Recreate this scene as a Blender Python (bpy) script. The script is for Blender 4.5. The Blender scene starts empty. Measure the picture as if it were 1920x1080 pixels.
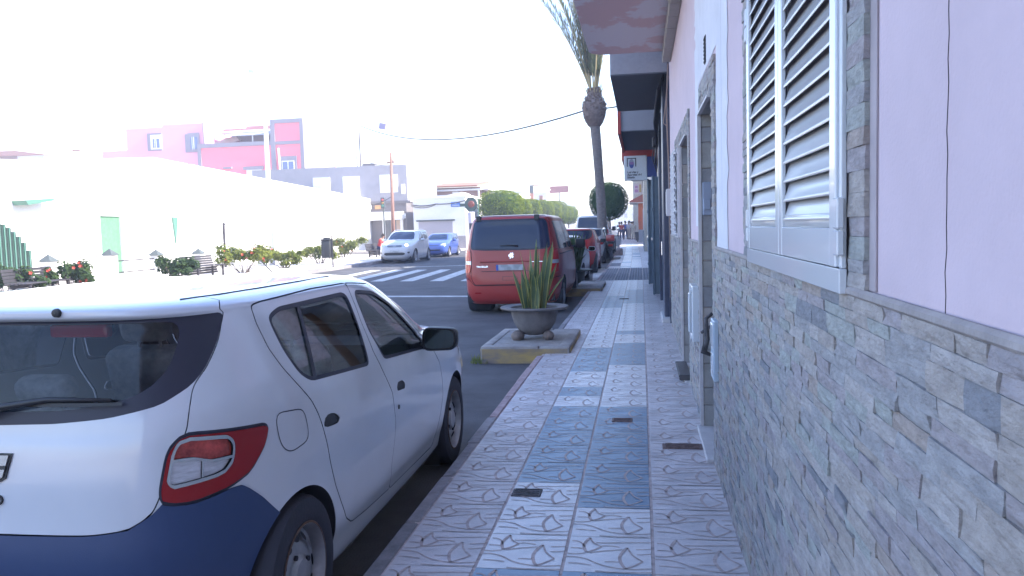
import bpy, bmesh, math, random
import numpy as np
from mathutils import Vector, Matrix
from mathutils.bvhtree import BVHTree
C = bpy.context.scene
COL = C.collection
rnd = random.Random(7)
PI = math.pi

# ------------------------------------------------------------------ camera
def setup_camera():
    F, H, W = 1520.0, 1.53, 1920.0
    def ray(x, y):
        v = np.array([(x-960)/F, (y-540)/F, 1.0]); return v/np.linalg.norm(v)
    fy = ray(1202, 420)
    hz = ray(2202, 420-28.0)
    up = np.cross(fy, hz); up /= np.linalg.norm(up)
    if up[1] > 0: up = -up
    fx = np.cross(fy, up)
    R = np.array([fx, fy, up])            # camera (x right, y down, z forward) to world
    right, down, fwd = R[:, 0], R[:, 1], R[:, 2]
    m = Matrix(((right[0], -down[0], -fwd[0], 0), (right[1], -down[1], -fwd[1], 0),
                (right[2], -down[2], -fwd[2], H), (0, 0, 0, 1)))
    cd = bpy.data.cameras.new('camera'); co = bpy.data.objects.new('camera', cd)
    COL.objects.link(co); co.matrix_world = m
    cd.sensor_fit = 'HORIZONTAL'; cd.sensor_width = 36; cd.lens = 36*F/W
    cd.clip_start = 0.05; cd.clip_end = 3000
    C.camera = co
setup_camera()

# ------------------------------------------------------------------ light
SUN = Vector((0.82, -0.035, 0.57)).normalized()     # towards the sun: to the right of the street, a touch behind
SUN_EL = math.asin(SUN.z); SUN_AZ = math.atan2(SUN.x, SUN.y)
w = bpy.data.worlds.new('World'); C.world = w; w.use_nodes = True
nt = w.node_tree
sky = nt.nodes.new('ShaderNodeTexSky'); sky.sky_type = 'NISHITA'; sky.sun_disc = False
sky.sun_elevation = SUN_EL; sky.sun_rotation = SUN_AZ
sky.air_density = 1.3; sky.dust_density = 0.6; sky.ozone_density = 3.0
bg = nt.nodes['Background']; bg.inputs['Strength'].default_value = 0.15
tint = nt.nodes.new('ShaderNodeMix'); tint.data_type = 'RGBA'; tint.blend_type = 'MULTIPLY'; tint.inputs['Factor'].default_value = 1.0; tint.inputs['B'].default_value = (1.03, .965, 1.07, 1)
nt.links.new(sky.outputs[0], tint.inputs['A']); nt.links.new(tint.outputs['Result'], bg.inputs['Color'])
ld = bpy.data.lights.new('sun', 'SUN'); ld.energy = 4.0; ld.angle = math.radians(0.5); ld.color = (1.0, 0.93, 0.82)
lo = bpy.data.objects.new('sun', ld); COL.objects.link(lo)
lo.rotation_euler = SUN.to_track_quat('Z', 'Y').to_euler(); lo.location = (30, 20, 40)
C.view_settings.view_transform = 'Standard'; C.view_settings.look = 'None'
C.view_settings.gamma = 1.0; C.view_settings.use_curve_mapping = False
C.view_settings.exposure = 2.02
C.render.engine = 'CYCLES'
C.cycles.max_bounces = 7; C.cycles.transparent_max_bounces = 12
C.cycles.caustics_reflective = False; C.cycles.caustics_refractive = False
C.cycles.use_denoising = True

# ------------------------------------------------------------------ materials
def srgb(r, g, b):
    f = lambda c: (c/255/12.92) if c/255 <= 0.04045 else ((c/255+0.055)/1.055)**2.4
    return (f(r), f(g), f(b))
MATS = {}
def mat(name, col, rough=0.6, metal=0.0, var=0.0, scale=8.0, bump=0.0, bscale=60.0, coat=0.0, back=None, spec=0.5, stretch=None, col2=None, detail=6.0, sharp=False):
    if name in MATS: return MATS[name]
    m = bpy.data.materials.new(name); m.use_nodes = True; n = m.node_tree.nodes; l = m.node_tree.links
    p = n['Principled BSDF']; p.inputs['Base Color'].default_value = (*col, 1); p.inputs['Roughness'].default_value = rough
    p.inputs['Metallic'].default_value = metal; p.inputs['Coat Weight'].default_value = coat; p.inputs['Coat Roughness'].default_value = 0.05
    p.inputs['Specular IOR Level'].default_value = spec
    tc = n.new('ShaderNodeTexCoord'); src = tc.outputs['Object']
    if stretch:
        mp = n.new('ShaderNodeMapping'); mp.inputs['Scale'].default_value = stretch; l.new(src, mp.inputs['Vector']); src = mp.outputs[0]
    cur = None
    if var > 0 or col2:
        nz = n.new('ShaderNodeTexNoise'); nz.inputs['Scale'].default_value = scale; nz.inputs['Detail'].default_value = detail; nz.inputs['Roughness'].default_value = 0.65
        l.new(src, nz.inputs['Vector'])
        mx = n.new('ShaderNodeMix'); mx.data_type = 'RGBA'
        if col2: a, b = col, col2
        else: a, b = tuple(c*(1-var) for c in col), tuple(min(1, c*(1+var)) for c in col)
        mx.inputs['A'].default_value = (*a, 1); mx.inputs['B'].default_value = (*b, 1)
        rp = n.new('ShaderNodeMapRange'); rp.inputs['From Min'].default_value = 0.48 if sharp else 0.33; rp.inputs['From Max'].default_value = 0.53 if sharp else 0.67
        l.new(nz.outputs['Fac'], rp.inputs['Value']); l.new(rp.outputs[0], mx.inputs['Factor'])
        cur = mx.outputs['Result']; l.new(cur, p.inputs['Base Color'])
    if back is not None:
        g = n.new('ShaderNodeNewGeometry'); mb = n.new('ShaderNodeMix'); mb.data_type = 'RGBA'
        mb.inputs['A'].default_value = (*col, 1); mb.inputs['B'].default_value = (*back, 1)
        if cur: l.new(cur, mb.inputs['A'])
        l.new(g.outputs['Backfacing'], mb.inputs['Factor']); l.new(mb.outputs['Result'], p.inputs['Base Color'])
    if bump > 0:
        nb = n.new('ShaderNodeTexNoise'); nb.inputs['Scale'].default_value = bscale; nb.inputs['Detail'].default_value = 8
        l.new(src, nb.inputs['Vector'])
        bp = n.new('ShaderNodeBump'); bp.inputs['Strength'].default_value = bump; bp.inputs['Distance'].default_value = 0.01
        l.new(nb.outputs['Fac'], bp.inputs['Height']); l.new(bp.outputs[0], p.inputs['Normal'])
    MATS[name] = m; return m
def glass_mat(name, tint=(0.55, 0.6, 0.6), ior=1.5):
    m = bpy.data.materials.new(name); m.use_nodes = True; n = m.node_tree.nodes; l = m.node_tree.links
    n.remove(n['Principled BSDF'])
    tr = n.new('ShaderNodeBsdfTransparent'); tr.inputs[0].default_value = (*tint, 1)
    gl = n.new('ShaderNodeBsdfGlossy'); gl.inputs['Roughness'].default_value = 0.02
    fr = n.new('ShaderNodeFresnel'); fr.inputs['IOR'].default_value = ior
    mx = n.new('ShaderNodeMixShader'); l.new(fr.outputs[0], mx.inputs[0]); l.new(tr.outputs[0], mx.inputs[1]); l.new(gl.outputs[0], mx.inputs[2])
    l.new(mx.outputs[0], n['Material Output'].inputs[0]); MATS[name] = m; return m

# ------------------------------------------------------------------ mesh helpers
class MB:
    def __init__(s): s.v = []; s.f = []; s.m = []
    def add(s, vs, fs, mi=0):
        o = len(s.v); s.v += [tuple(p) for p in vs]; s.f += [tuple(i+o for i in f) for f in fs]; s.m += [mi]*len(fs)
    def box(s, x0, x1, y0, y1, z0, z1, mi=0, M=None):
        vs = [Vector(p) for p in ((x0,y0,z0),(x1,y0,z0),(x1,y1,z0),(x0,y1,z0),(x0,y0,z1),(x1,y0,z1),(x1,y1,z1),(x0,y1,z1))]
        if M: vs = [M @ p for p in vs]
        s.add(vs, [(3,2,1,0),(4,5,6,7),(0,1,5,4),(1,2,6,5),(2,3,7,6),(3,0,4,7)], mi)
    def rbox(s, x0, x1, y0, y1, z0, z1, b=0.01, mi=0, M=None, seg=2):
        bm = bmesh.new(); bmesh.ops.create_cube(bm, size=1)
        for v in bm.verts: v.co = Vector((x0+(v.co.x+.5)*(x1-x0), y0+(v.co.y+.5)*(y1-y0), z0+(v.co.z+.5)*(z1-z0)))
        bmesh.ops.bevel(bm, geom=bm.edges[:], offset=b, segments=seg, profile=0.5, affect='EDGES')
        s.addbm(bm, mi, M); bm.free()
    def addbm(s, bm, mi=0, M=None):
        bm.verts.index_update()
        s.add([(M @ v.co) if M else v.co.copy() for v in bm.verts], [[v.index for v in f.verts] for f in bm.faces], mi)
    def tube(s, pts, r, n=8, mi=0, cap=True):
        pts = [Vector(p) for p in pts]; rs = r if isinstance(r, (list, tuple)) else [r]*len(pts)
        vs, fs = [], []; prev = None
        for i, p in enumerate(pts):
            d = (pts[min(i+1, len(pts)-1)]-pts[max(i-1, 0)]).normalized()
            if prev is None:
                a = Vector((0, 0, 1)) if abs(d.z) < 0.9 else Vector((1, 0, 0)); u = d.cross(a).normalized()
            else: u = (prev-d*prev.dot(d)).normalized()
            prev = u; q = d.cross(u)
            for k in range(n):
                t = 2*PI*k/n; vs.append(p+(u*math.cos(t)+q*math.sin(t))*rs[i])
        for i in range(len(pts)-1):
            for k in range(n):
                k2 = (k+1) % n; fs.append((i*n+k, i*n+k2, (i+1)*n+k2, (i+1)*n+k))
        if cap: fs.append(tuple(range(n))[::-1]); fs.append(tuple((len(pts)-1)*n+k for k in range(n)))
        s.add(vs, fs, mi)
    def lathe(s, prof, n=24, mi=0, M=None, axis='z', cap=False):
        vs, fs = [], []
        for r, h in prof:
            for k in range(n):
                t = 2*PI*k/n
                p = Vector((r*math.cos(t), r*math.sin(t), h)) if axis == 'z' else Vector((h, r*math.cos(t), r*math.sin(t)))
                vs.append(M @ p if M else p)
        for i in range(len(prof)-1):
            for k in range(n):
                k2 = (k+1) % n; fs.append((i*n+k, i*n+k2, (i+1)*n+k2, (i+1)*n+k))
        if cap: fs.append(tuple(range(n))[::-1]); fs.append(tuple((len(prof)-1)*n+k for k in range(n)))
        s.add(vs, fs, mi)
    def prism(s, poly, d0, d1, fn, mi=0):
        """poly of (a,b) extruded between depths d0 and d1; fn(a,b,d)->xyz"""
        n = len(poly); vs = [fn(a, b, d0) for a, b in poly]+[fn(a, b, d1) for a, b in poly]
        fs = [tuple(range(n)), tuple(range(2*n-1, n-1, -1))]+[(i, n+i, n+(i+1) % n, (i+1) % n) for i in range(n)]
        s.add(vs, fs, mi)
    def build(s, name, mats, parent=None, smooth=False, fix=True):
        me = bpy.data.meshes.new(name); me.from_pydata(s.v, [], s.f)
        mats = mats if isinstance(mats, (list, tuple)) else [mats]
        for m in mats: me.materials.append(m)
        if len(mats) > 1: me.polygons.foreach_set('material_index', s.m)
        if fix:
            bm = bmesh.new(); bm.from_mesh(me); bmesh.ops.recalc_face_normals(bm, faces=bm.faces[:]); bm.to_mesh(me); bm.free()
        if smooth: me.polygons.foreach_set('use_smooth', [True]*len(me.polygons))
        o = bpy.data.objects.new(name, me); COL.objects.link(o)
        if parent: o.parent = parent
        return o
def smooth_angle(o, deg=26):
    me = o.data
    for p in me.polygons: p.use_smooth = True
    me.set_sharp_from_angle(angle=math.radians(deg)); return o
def tag(o, label, cat, group=None):
    o['label'] = label; o['category'] = cat
    if group: o['group'] = group
    return o
def thing(name, label, cat, loc=(0, 0, 0), rz=0, group=None):
    o = bpy.data.objects.new(name, None); COL.objects.link(o); o.empty_display_size = 0.2
    o.location = loc; o.rotation_euler = (0, 0, rz); return tag(o, label, cat, group)
def struct(o, kind='structure'): o['kind'] = kind; return o
def dup(o, parent=None):
    c = o.copy(); COL.objects.link(c); c.parent = parent
    for ch in list(o.children): dup(ch, c)
    return c
def text_mesh(txt, size, extrude=0.002, align='LEFT', spacing=1.0, bold=0.0):
    cu = bpy.data.curves.new('lettering', 'FONT'); cu.body = txt; cu.size = size; cu.extrude = extrude; cu.align_x = align
    cu.space_line = spacing; cu.offset = bold
    o = bpy.data.objects.new('lettering', cu); COL.objects.link(o)
    dg = bpy.context.evaluated_depsgraph_get(); me = bpy.data.meshes.new_from_object(o.evaluated_get(dg))
    bpy.data.objects.remove(o); return me
def add_text(parent, txt, size, M, m, name='lettering', **k):
    me = text_mesh(txt, size, **k); me.transform(M); me.materials.clear(); me.materials.append(m)
    o = bpy.data.objects.new(name, me); COL.objects.link(o); o.parent = parent; return o
def basis(ex, ey, loc):
    ex = Vector(ex); ey = Vector(ey); ez = ex.cross(ey)
    return Matrix(((ex.x, ey.x, ez.x, loc[0]), (ex.y, ey.y, ez.y, loc[1]), (ex.z, ey.z, ez.z, loc[2]), (0, 0, 0, 1)))
def bend(y):                      # the street drifts a little to the left far away
    return -0.0002*max(0.0, y-20)**2 if y < 110 else -1.62-0.036*(y-110)
# ------------------------------------------------------------------ ground, road, pavements
M_ASPH = mat('asphalt', (0.075, 0.073, 0.08), 0.9, var=0.30, scale=1.3, bump=0.5, bscale=90)
M_GROUND = mat('ground_earth', (0.30, 0.27, 0.24), 0.95, var=0.2, scale=0.4)
M_LINE = mat('road_paint', (0.47, 0.47, 0.46), 0.8, var=0.28, scale=5, bump=0.2)
M_KERB = [mat('kerb_grey', (0.30, 0.28, 0.29), 0.9, var=0.2, scale=12, bump=0.3), mat('kerb_pink', (0.38, 0.28, 0.28), 0.9, var=0.2, scale=12, bump=0.3), mat('kerb_dark', (0.22, 0.21, 0.22), 0.9, var=0.2, scale=12, bump=0.3)]
M_TILE_W = mat('tile_white', (0.66, 0.645, 0.65), 0.36, var=0.10, scale=5, bump=0.12, bscale=40)
M_TILE_B = mat('tile_blue', (0.16, 0.255, 0.36), 0.36, var=0.14, scale=4, bump=0.12, bscale=40)
M_TILE_P = mat('tile_cream', (0.57, 0.53, 0.53), 0.5, var=0.2, scale=2.5, bump=0.12, bscale=40)
M_TILE_G = mat('tile_grey', (0.20, 0.20, 0.22), 0.7, var=0.15, scale=5)
M_GROOVE = mat('tile_groove', (0.48, 0.39, 0.365), 0.7, var=0.25, scale=20)
M_PLAZA = mat('plaza_paving', (0.58, 0.53, 0.49), 0.85, var=0.12, scale=1.5)

m = MB(); m.box(-600, 600, -200, 1400, -0.6, -0.16); struct(m.build('ground', M_GROUND))
m = MB(); m.add([(-13.35, -30, -.12), (-1.22, -30, -.12)], [])
ys = [-30, 0, 20, 30, 40, 50, 60, 80, 100, 120, 160, 220, 300]
m = MB(); vs = []
for y in ys: vs += [(-13.35+bend(y), y, -.12), (-1.2+bend(y), y, -.12)]
m.add(vs, [(2*i, 2*i+1, 2*i+3, 2*i+2) for i in range(len(ys)-1)])
m.add([(-60, 53, -.124), (-13, 53, -.124), (-13, 60.5, -.124), (-60, 60.5, -.124)], [(0, 1, 2, 3)])
struct(m.build('road', M_ASPH))
# crossing stripes, stop line
m = MB(); sk = -0.055
for k in range(-4, 6):
    xl = -6.76+k*1.06; n0 = 25.3-0.35*k*0.6; f0 = n0+7.1
    wv = [rnd.uniform(-.03, .03) for _ in range(4)]
    m.add([(xl, n0+wv[0], -.115), (xl+.47, n0-.1+wv[1], -.115), (xl+.47+sk*7.1, f0-.1+wv[2], -.115), (xl+sk*7.1, f0+wv[3], -.115)], [(0, 1, 2, 3)])
m.add([(-7.4, 20.0, -.115), (-1.9, 19.2, -.115), (-1.9, 18.86, -.115), (-7.4, 19.62, -.115)], [(0, 1, 2, 3)])
m.add([(-10.6, 35.1, -.115), (-5.5, 36.4, -.115), (-5.5, 36.7, -.115), (-10.6, 35.4, -.115)], [(0, 1, 2, 3)])
m.add([(-3.6, -5, -.115), (-3.5, -5, -.115), (-3.5, 8.5, -.115), (-3.6, 8.5, -.115)], [(0, 1, 2, 3)])
struct(m.build('road_markings', M_LINE, fix=False))

# right kerb: one slab after another
m = MB(); y = -3.0
while y < 130:
    L = 0.78 if y < 40 else 2.4
    dx = bend(y+L/2); wdt = 0.085
    if y < 8.8 or y > 10.9:
        m.rbox(-1.255+dx+rnd.uniform(-.006, .006), -1.255+wdt+dx, y+.006, y+L-.006, -.3, .004+rnd.uniform(-.004, .004), .012, rnd.choice([0, 1, 1, 2, 0]), seg=1)
    y += L
smooth_angle(struct(m.build('kerb', M_KERB)))
# left kerb
m = MB(); y = -10.0
while y < 53:
    m.box(-13.75, -13.32, y+.004, y+1.0-.004, -.3, .012, rnd.choice([0, 2, 0])); y += 1.0
struct(m.build('far_kerb', M_KERB))

# the tiled pavement: four columns of 40 cm tiles, some of the two middle ones blue, with an engraved leaf on each
TY = 0.4125
def catmull(pts, n=5):
    P = [Vector(p) for p in pts]; P = [P[0]*2-P[1]]+P+[P[-1]*2-P[-2]]; out = []
    for i in range(1, len(P)-2):
        for k in range(n):
            t = k/n; a, b, c, d = P[i-1:i+3]
            out.append(0.5*((2*b)+(c-a)*t+(2*a-5*b+4*c-d)*t*t+(3*b-a-3*c+d)*t**3))
    out.append(P[-2]); return out
MOTIF = []
def fan(top, tip, bot, left, k=1):
    T_, P_, B_, L_ = [Vector(q) for q in (top, tip, bot, left)]
    MOTIF.append(([top, ((top[0]*.45+left[0]*.55), top[1]*.62+left[1]*.38), left, ((bot[0]*.4+left[0]*.6), bot[1]*.62+left[1]*.38), bot], .0155))
    MOTIF.append(([top, tuple(T_.lerp(P_, .45)+Vector((-.018, -.035))), tip], .0095))
    MOTIF.append(([tip, tuple(P_.lerp(B_, .5)+Vector((.012, .0))), bot], .0105))
fan((.25, .955), (.40, .70), (.235, .52), (.185, .73)); fan((.715, .69), (.90, .31), (.705, .11), (.63, .40))
for P_ in ([(.03, .85), (.10, .84), (.16, .78), (.20, .67)], [(.33, .81), (.48, .815), (.62, .83), (.8, .85), (1.0, .86)], [(.03, .64), (.10, .645), (.18, .63)],
           [(.27, .51), (.36, .55), (.46, .58), (.66, .63)], [(.83, .50), (.92, .51), (1.0, .53)], [(.82, .65), (.9, .655), (1.0, .67)], [(.46, .28), (.55, .285), (.635, .28)],
           [(.0, .39), (.12, .385), (.25, .33), (.38, .22), (.52, .145), (.75, .10), (1.0, .135)], [(.04, .22), (.17, .21), (.31, .18)], [(.0, .475), (.1, .47), (.22, .50)], [(.36, .03), (.6, .015), (1.0, .035)], [(.40, .72), (.5, .73), (.62, .70)]):
    MOTIF.append((P_, .0078))
COLX = [(-1.165, -.778), (-.762, -.383), (-.367, .022), (.038, .46)]
BLUE = {}
for r in range(-3, 160):
    for c in (1, 2): BLUE[(c, r)] = False
def row_of(y): return int(math.floor((y-3.49)/TY))
for y0, y1, c in ((3.0, 3.42, 1), (3.0, 3.42, 2), (4.72, 6.6, 1), (4.33, 5.9, 2), (6.0, 6.55, 2), (8.6, 10.1, 1), (9.0, 10.3, 2), (7.2, 7.6, 1), (11.3, 11.7, 2), (15.2, 17.5, 1), (16, 19, 2)):
    for r in range(row_of(y0+.1), row_of(y1-.05)+1): BLUE[(c, r)] = True
m = MB()
m.add([(-1.2, -6, -.004), (.6, -6, -.004), (.6, 0, -.004), (-1.2, 0, -.004)], [(0, 1, 2, 3)], 2)
ysb = [0, 10, 20, 30, 40, 50, 60, 70, 80, 100, 130, 180]
vs = []
for y in ysb: vs += [(-1.2+bend(y), y, -.004), (.9+bend(y), y, -.004)]
m.add(vs, [(2*i, 2*i+1, 2*i+3, 2*i+2) for i in range(len(ysb)-1)], 2)
for r in range(-3, 150):
    y0 = 3.49+r*TY; dx = bend(y0)
    near = y0 < 26
    for c, (xa, xb) in enumerate(COLX):
        grey = 22.2 < y0 < 28.4 or y0 > 75
        if near: tm = 1 if (c in (1, 2) and BLUE[(c, r)]) else (4 if c in (0, 3) else 0)
        else: tm = rnd.choice([0, 0, 1]) if c in (1, 2) else 4
        if y0 > 28.5 and c == 0 and 30 < y0 < 32.5: tm = 3
        if grey: tm = 3
        g = .0022
        dz = rnd.uniform(-.0006, .0006)
        m.add([(xa+dx, y0+g, dz), (xb+dx, y0+g, dz), (xb+dx, y0+TY-g, dz), (xa+dx, y0+TY-g, dz)], [(0, 1, 2, 3)], tm)
        if y0 < 24 and not grey:
            for P_, wd in MOTIF:
                pl = catmull([(a, b, 0) for a, b in P_], 4 if y0 < 9 else 2)
                W_ = []
                for i, p in enumerate(pl):
                    d = (pl[min(i+1, len(pl)-1)]-pl[max(i-1, 0)]); d.x *= (xb-xa); d.y *= TY
                    d.normalize(); nrm = Vector((-d.y, d.x, 0))*wd*.5
                    q = Vector((xa+dx+p.x*(xb-xa), y0+p.y*TY, dz+.0022))
                    W_ += [q+nrm, q-nrm]
                m.add(W_, [(2*i, 2*i+1, 2*i+3, 2*i+2) for i in range(len(pl)-1)], 2)
        if grey and y0 < 30:                       # raised warning studs where the pavement drops to the crossing
            for i in range(5):
                for j in range(5):
                    cx, cy = xa+dx+(i+.5)*(xb-xa)/5, y0+(j+.5)*TY/5
                    m.add([(cx-.022, cy-.022, .001), (cx+.022, cy-.022, .001), (cx+.022, cy+.022, .001), (cx-.022, cy+.022, .001), (cx, cy, .012)], [(0, 1, 4), (1, 2, 4), (2, 3, 4), (3, 0, 4)], 3)
struct(m.build('pavement', [M_TILE_W, M_TILE_B, M_GROOVE, M_TILE_G, M_TILE_P], fix=False))
# plaza on the far side
m = MB(); m.box(-60, -13.75, -12, 53, -.4, 0); struct(m.build('plaza_pavement', M_PLAZA))
m = MB(); m.box(-60, -13.6, 60.5, 300, -.4, 0); struct(m.build('far_pavement', M_PLAZA))

# small covers let into the tiles
M_IRON = mat('cast_iron', (0.10, 0.095, 0.10), 0.7, metal=0.3, var=0.4, scale=25, bump=0.5)
M_IRON_R = mat('rusty_iron', (0.16, 0.11, 0.10), 0.85, var=0.4, scale=25, bump=0.6)
def cover(name, x, y, wx, wy, mt, label, rows=5):
    t = MB(); t.rbox(x-wx/2, x+wx/2, y-wy/2, y+wy/2, -.01, .006, .004, seg=1)
    for i in range(rows):
        yy = y-wy/2+wy*(i+.5)/rows; t.box(x-wx*.42, x+wx*.42, yy-.004, yy+.004, .006, .0095)
    return tag(t.build(name, mt), label, 'cover', 'covers let into the tiled pavement')
cover('drain_grate', .255, 5.57, .27, .13, M_IRON_R, 'long rusty drain grate in the tile column by the house wall', 4)
cover('utility_cover', -.675, 4.53, .17, .13, M_IRON, 'small dark iron cover beside the joint, next to a white tile', 4)
cover('utility_cover', -.17, 6.31, .16, .12, M_IRON_R, 'small brownish cover in a blue tile, farther than the dark iron one', 3)
cover('utility_cover', -.37, 16.8, .20, .12, M_IRON, 'thin dark cover across the middle joint, level with the red van', 3)
# ------------------------------------------------------------------ vehicles
def sdf_poly(P, poly):
    """signed distance (negative inside) of points P (N,2) to a polygon"""
    poly = np.asarray(poly, float); d = np.full(len(P), 1e9); ins = np.zeros(len(P), bool)
    for i in range(len(poly)):
        a = poly[i]; b = poly[(i+1) % len(poly)]; e = b-a; wv = P-a
        t = np.clip((wv@e)/max(e@e, 1e-12), 0, 1); q = wv-np.outer(t, e); d = np.minimum(d, (q*q).sum(1))
        c = (a[1] > P[:, 1]) != (b[1] > P[:, 1])
        with np.errstate(divide='ignore', invalid='ignore'):
            xx = a[0]+(P[:, 1]-a[1])*e[0]/(e[1] if abs(e[1]) > 1e-12 else 1e-12)
        ins ^= c & (P[:, 0] < xx)
    d = np.sqrt(d); return np.where(ins, -d, d)
def rounded(poly, r):
    out = []; n = len(poly)
    for i in range(n):
        p = Vector(poly[i]); a = Vector(poly[i-1])-p; b = Vector(poly[(i+1) % n])-p
        ra = min(r, a.length*.45); rb = min(r, b.length*.45)
        A = p+a.normalized()*ra; B = p+b.normalized()*rb
        for t in (0, .25, .5, .75, 1): out.append(tuple(A*(1-t)**2+p*2*t*(1-t)+B*t*t))
    return out
def carve(bm, f):
    bm.verts.ensure_lookup_table()
    co = np.array([v.co[:] for v in bm.verts]); val = f(co); val = np.where(np.abs(val) < 2e-5, 2e-5, val)
    vd = dict(zip(bm.verts, val)); new = set()
    for e in [e for e in bm.edges if (vd[e.verts[0]] < 0) != (vd[e.verts[1]] < 0)]:
        a, b = e.verts; t = vd[a]/(vd[a]-vd[b]); ne, nv = bmesh.utils.edge_split(e, a, t); vd[nv] = 0.0; new.add(nv)
    for fc in {fc for v in new for fc in v.link_faces}:
        vs = [v for v in fc.verts if v in new]
        if len(vs) == 2:
            try: bmesh.utils.face_split(fc, vs[0], vs[1])
            except ValueError: pass
        elif len(vs) == 4:
            k = 0 if vd[fc.verts[(list(fc.verts).index(vs[0])+1) % len(fc.verts)]] < 0 else 1
            a, b, c, d = vs[k], vs[(k+1) % 4], vs[(k+2) % 4], vs[(k+3) % 4]
            try:
                nf, _ = bmesh.utils.face_split(fc, a, b)
                for g in (fc, nf):
                    if c in g.verts and d in g.verts: bmesh.utils.face_split(g, c, d); break
            except ValueError: pass
    return [fc for fc in bm.faces if sum(vd[v] for v in fc.verts) < 0]
def separate(bm, faces):
    nb = bmesh.new(); mp = {}
    for fc in faces:
        for v in fc.verts:
            if v not in mp: mp[v] = nb.verts.new(v.co)
        try: nb.faces.new([mp[v] for v in fc.verts])
        except ValueError: pass
    bmesh.ops.delete(bm, geom=faces, context='FACES')
    nb.normal_update(); return nb
def offset(bm, d):
    bm.normal_update()
    ns = [(v, v.normal.copy()) for v in bm.verts]
    for v, n in ns: v.co += n*d
def islands(bm):
    seen = set(); out = []
    for f0 in bm.faces:
        if f0 in seen: continue
        st = [f0]; seen.add(f0); isl = []
        while st:
            f = st.pop(); isl.append(f)
            for e in f.edges:
                for g in e.link_faces:
                    if g not in seen: seen.add(g); st.append(g)
        out.append(isl)
    return out
def bm_obj(name, bm, mats, parent, smooth=True, thick=0):
    if thick:
        bm.normal_update(); bmesh.ops.solidify(bm, geom=bm.faces[:], thickness=thick)
    me = bpy.data.meshes.new(name); bm.to_mesh(me)
    for x in (mats if isinstance(mats, (list, tuple)) else [mats]): me.materials.append(x)
    if smooth: me.polygons.foreach_set('use_smooth', [True]*len(me.polygons))
    o = bpy.data.objects.new(name, me); COL.objects.link(o); o.parent = parent; return o
def emit(name, bm, mt, parent, thick=0, minfaces=1):
    out = []
    for isl in islands(bm):
        if len(isl) < minfaces: continue
        nb = bmesh.new(); mp = {}
        for fc in isl:
            for v in fc.verts:
                if v not in mp: mp[v] = nb.verts.new(v.co)
            try: nb.faces.new([mp[v] for v in fc.verts])
            except ValueError: pass
        out.append(bm_obj(name, nb, mt, parent, True, thick)); nb.free()
    bm.free(); return out

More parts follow.
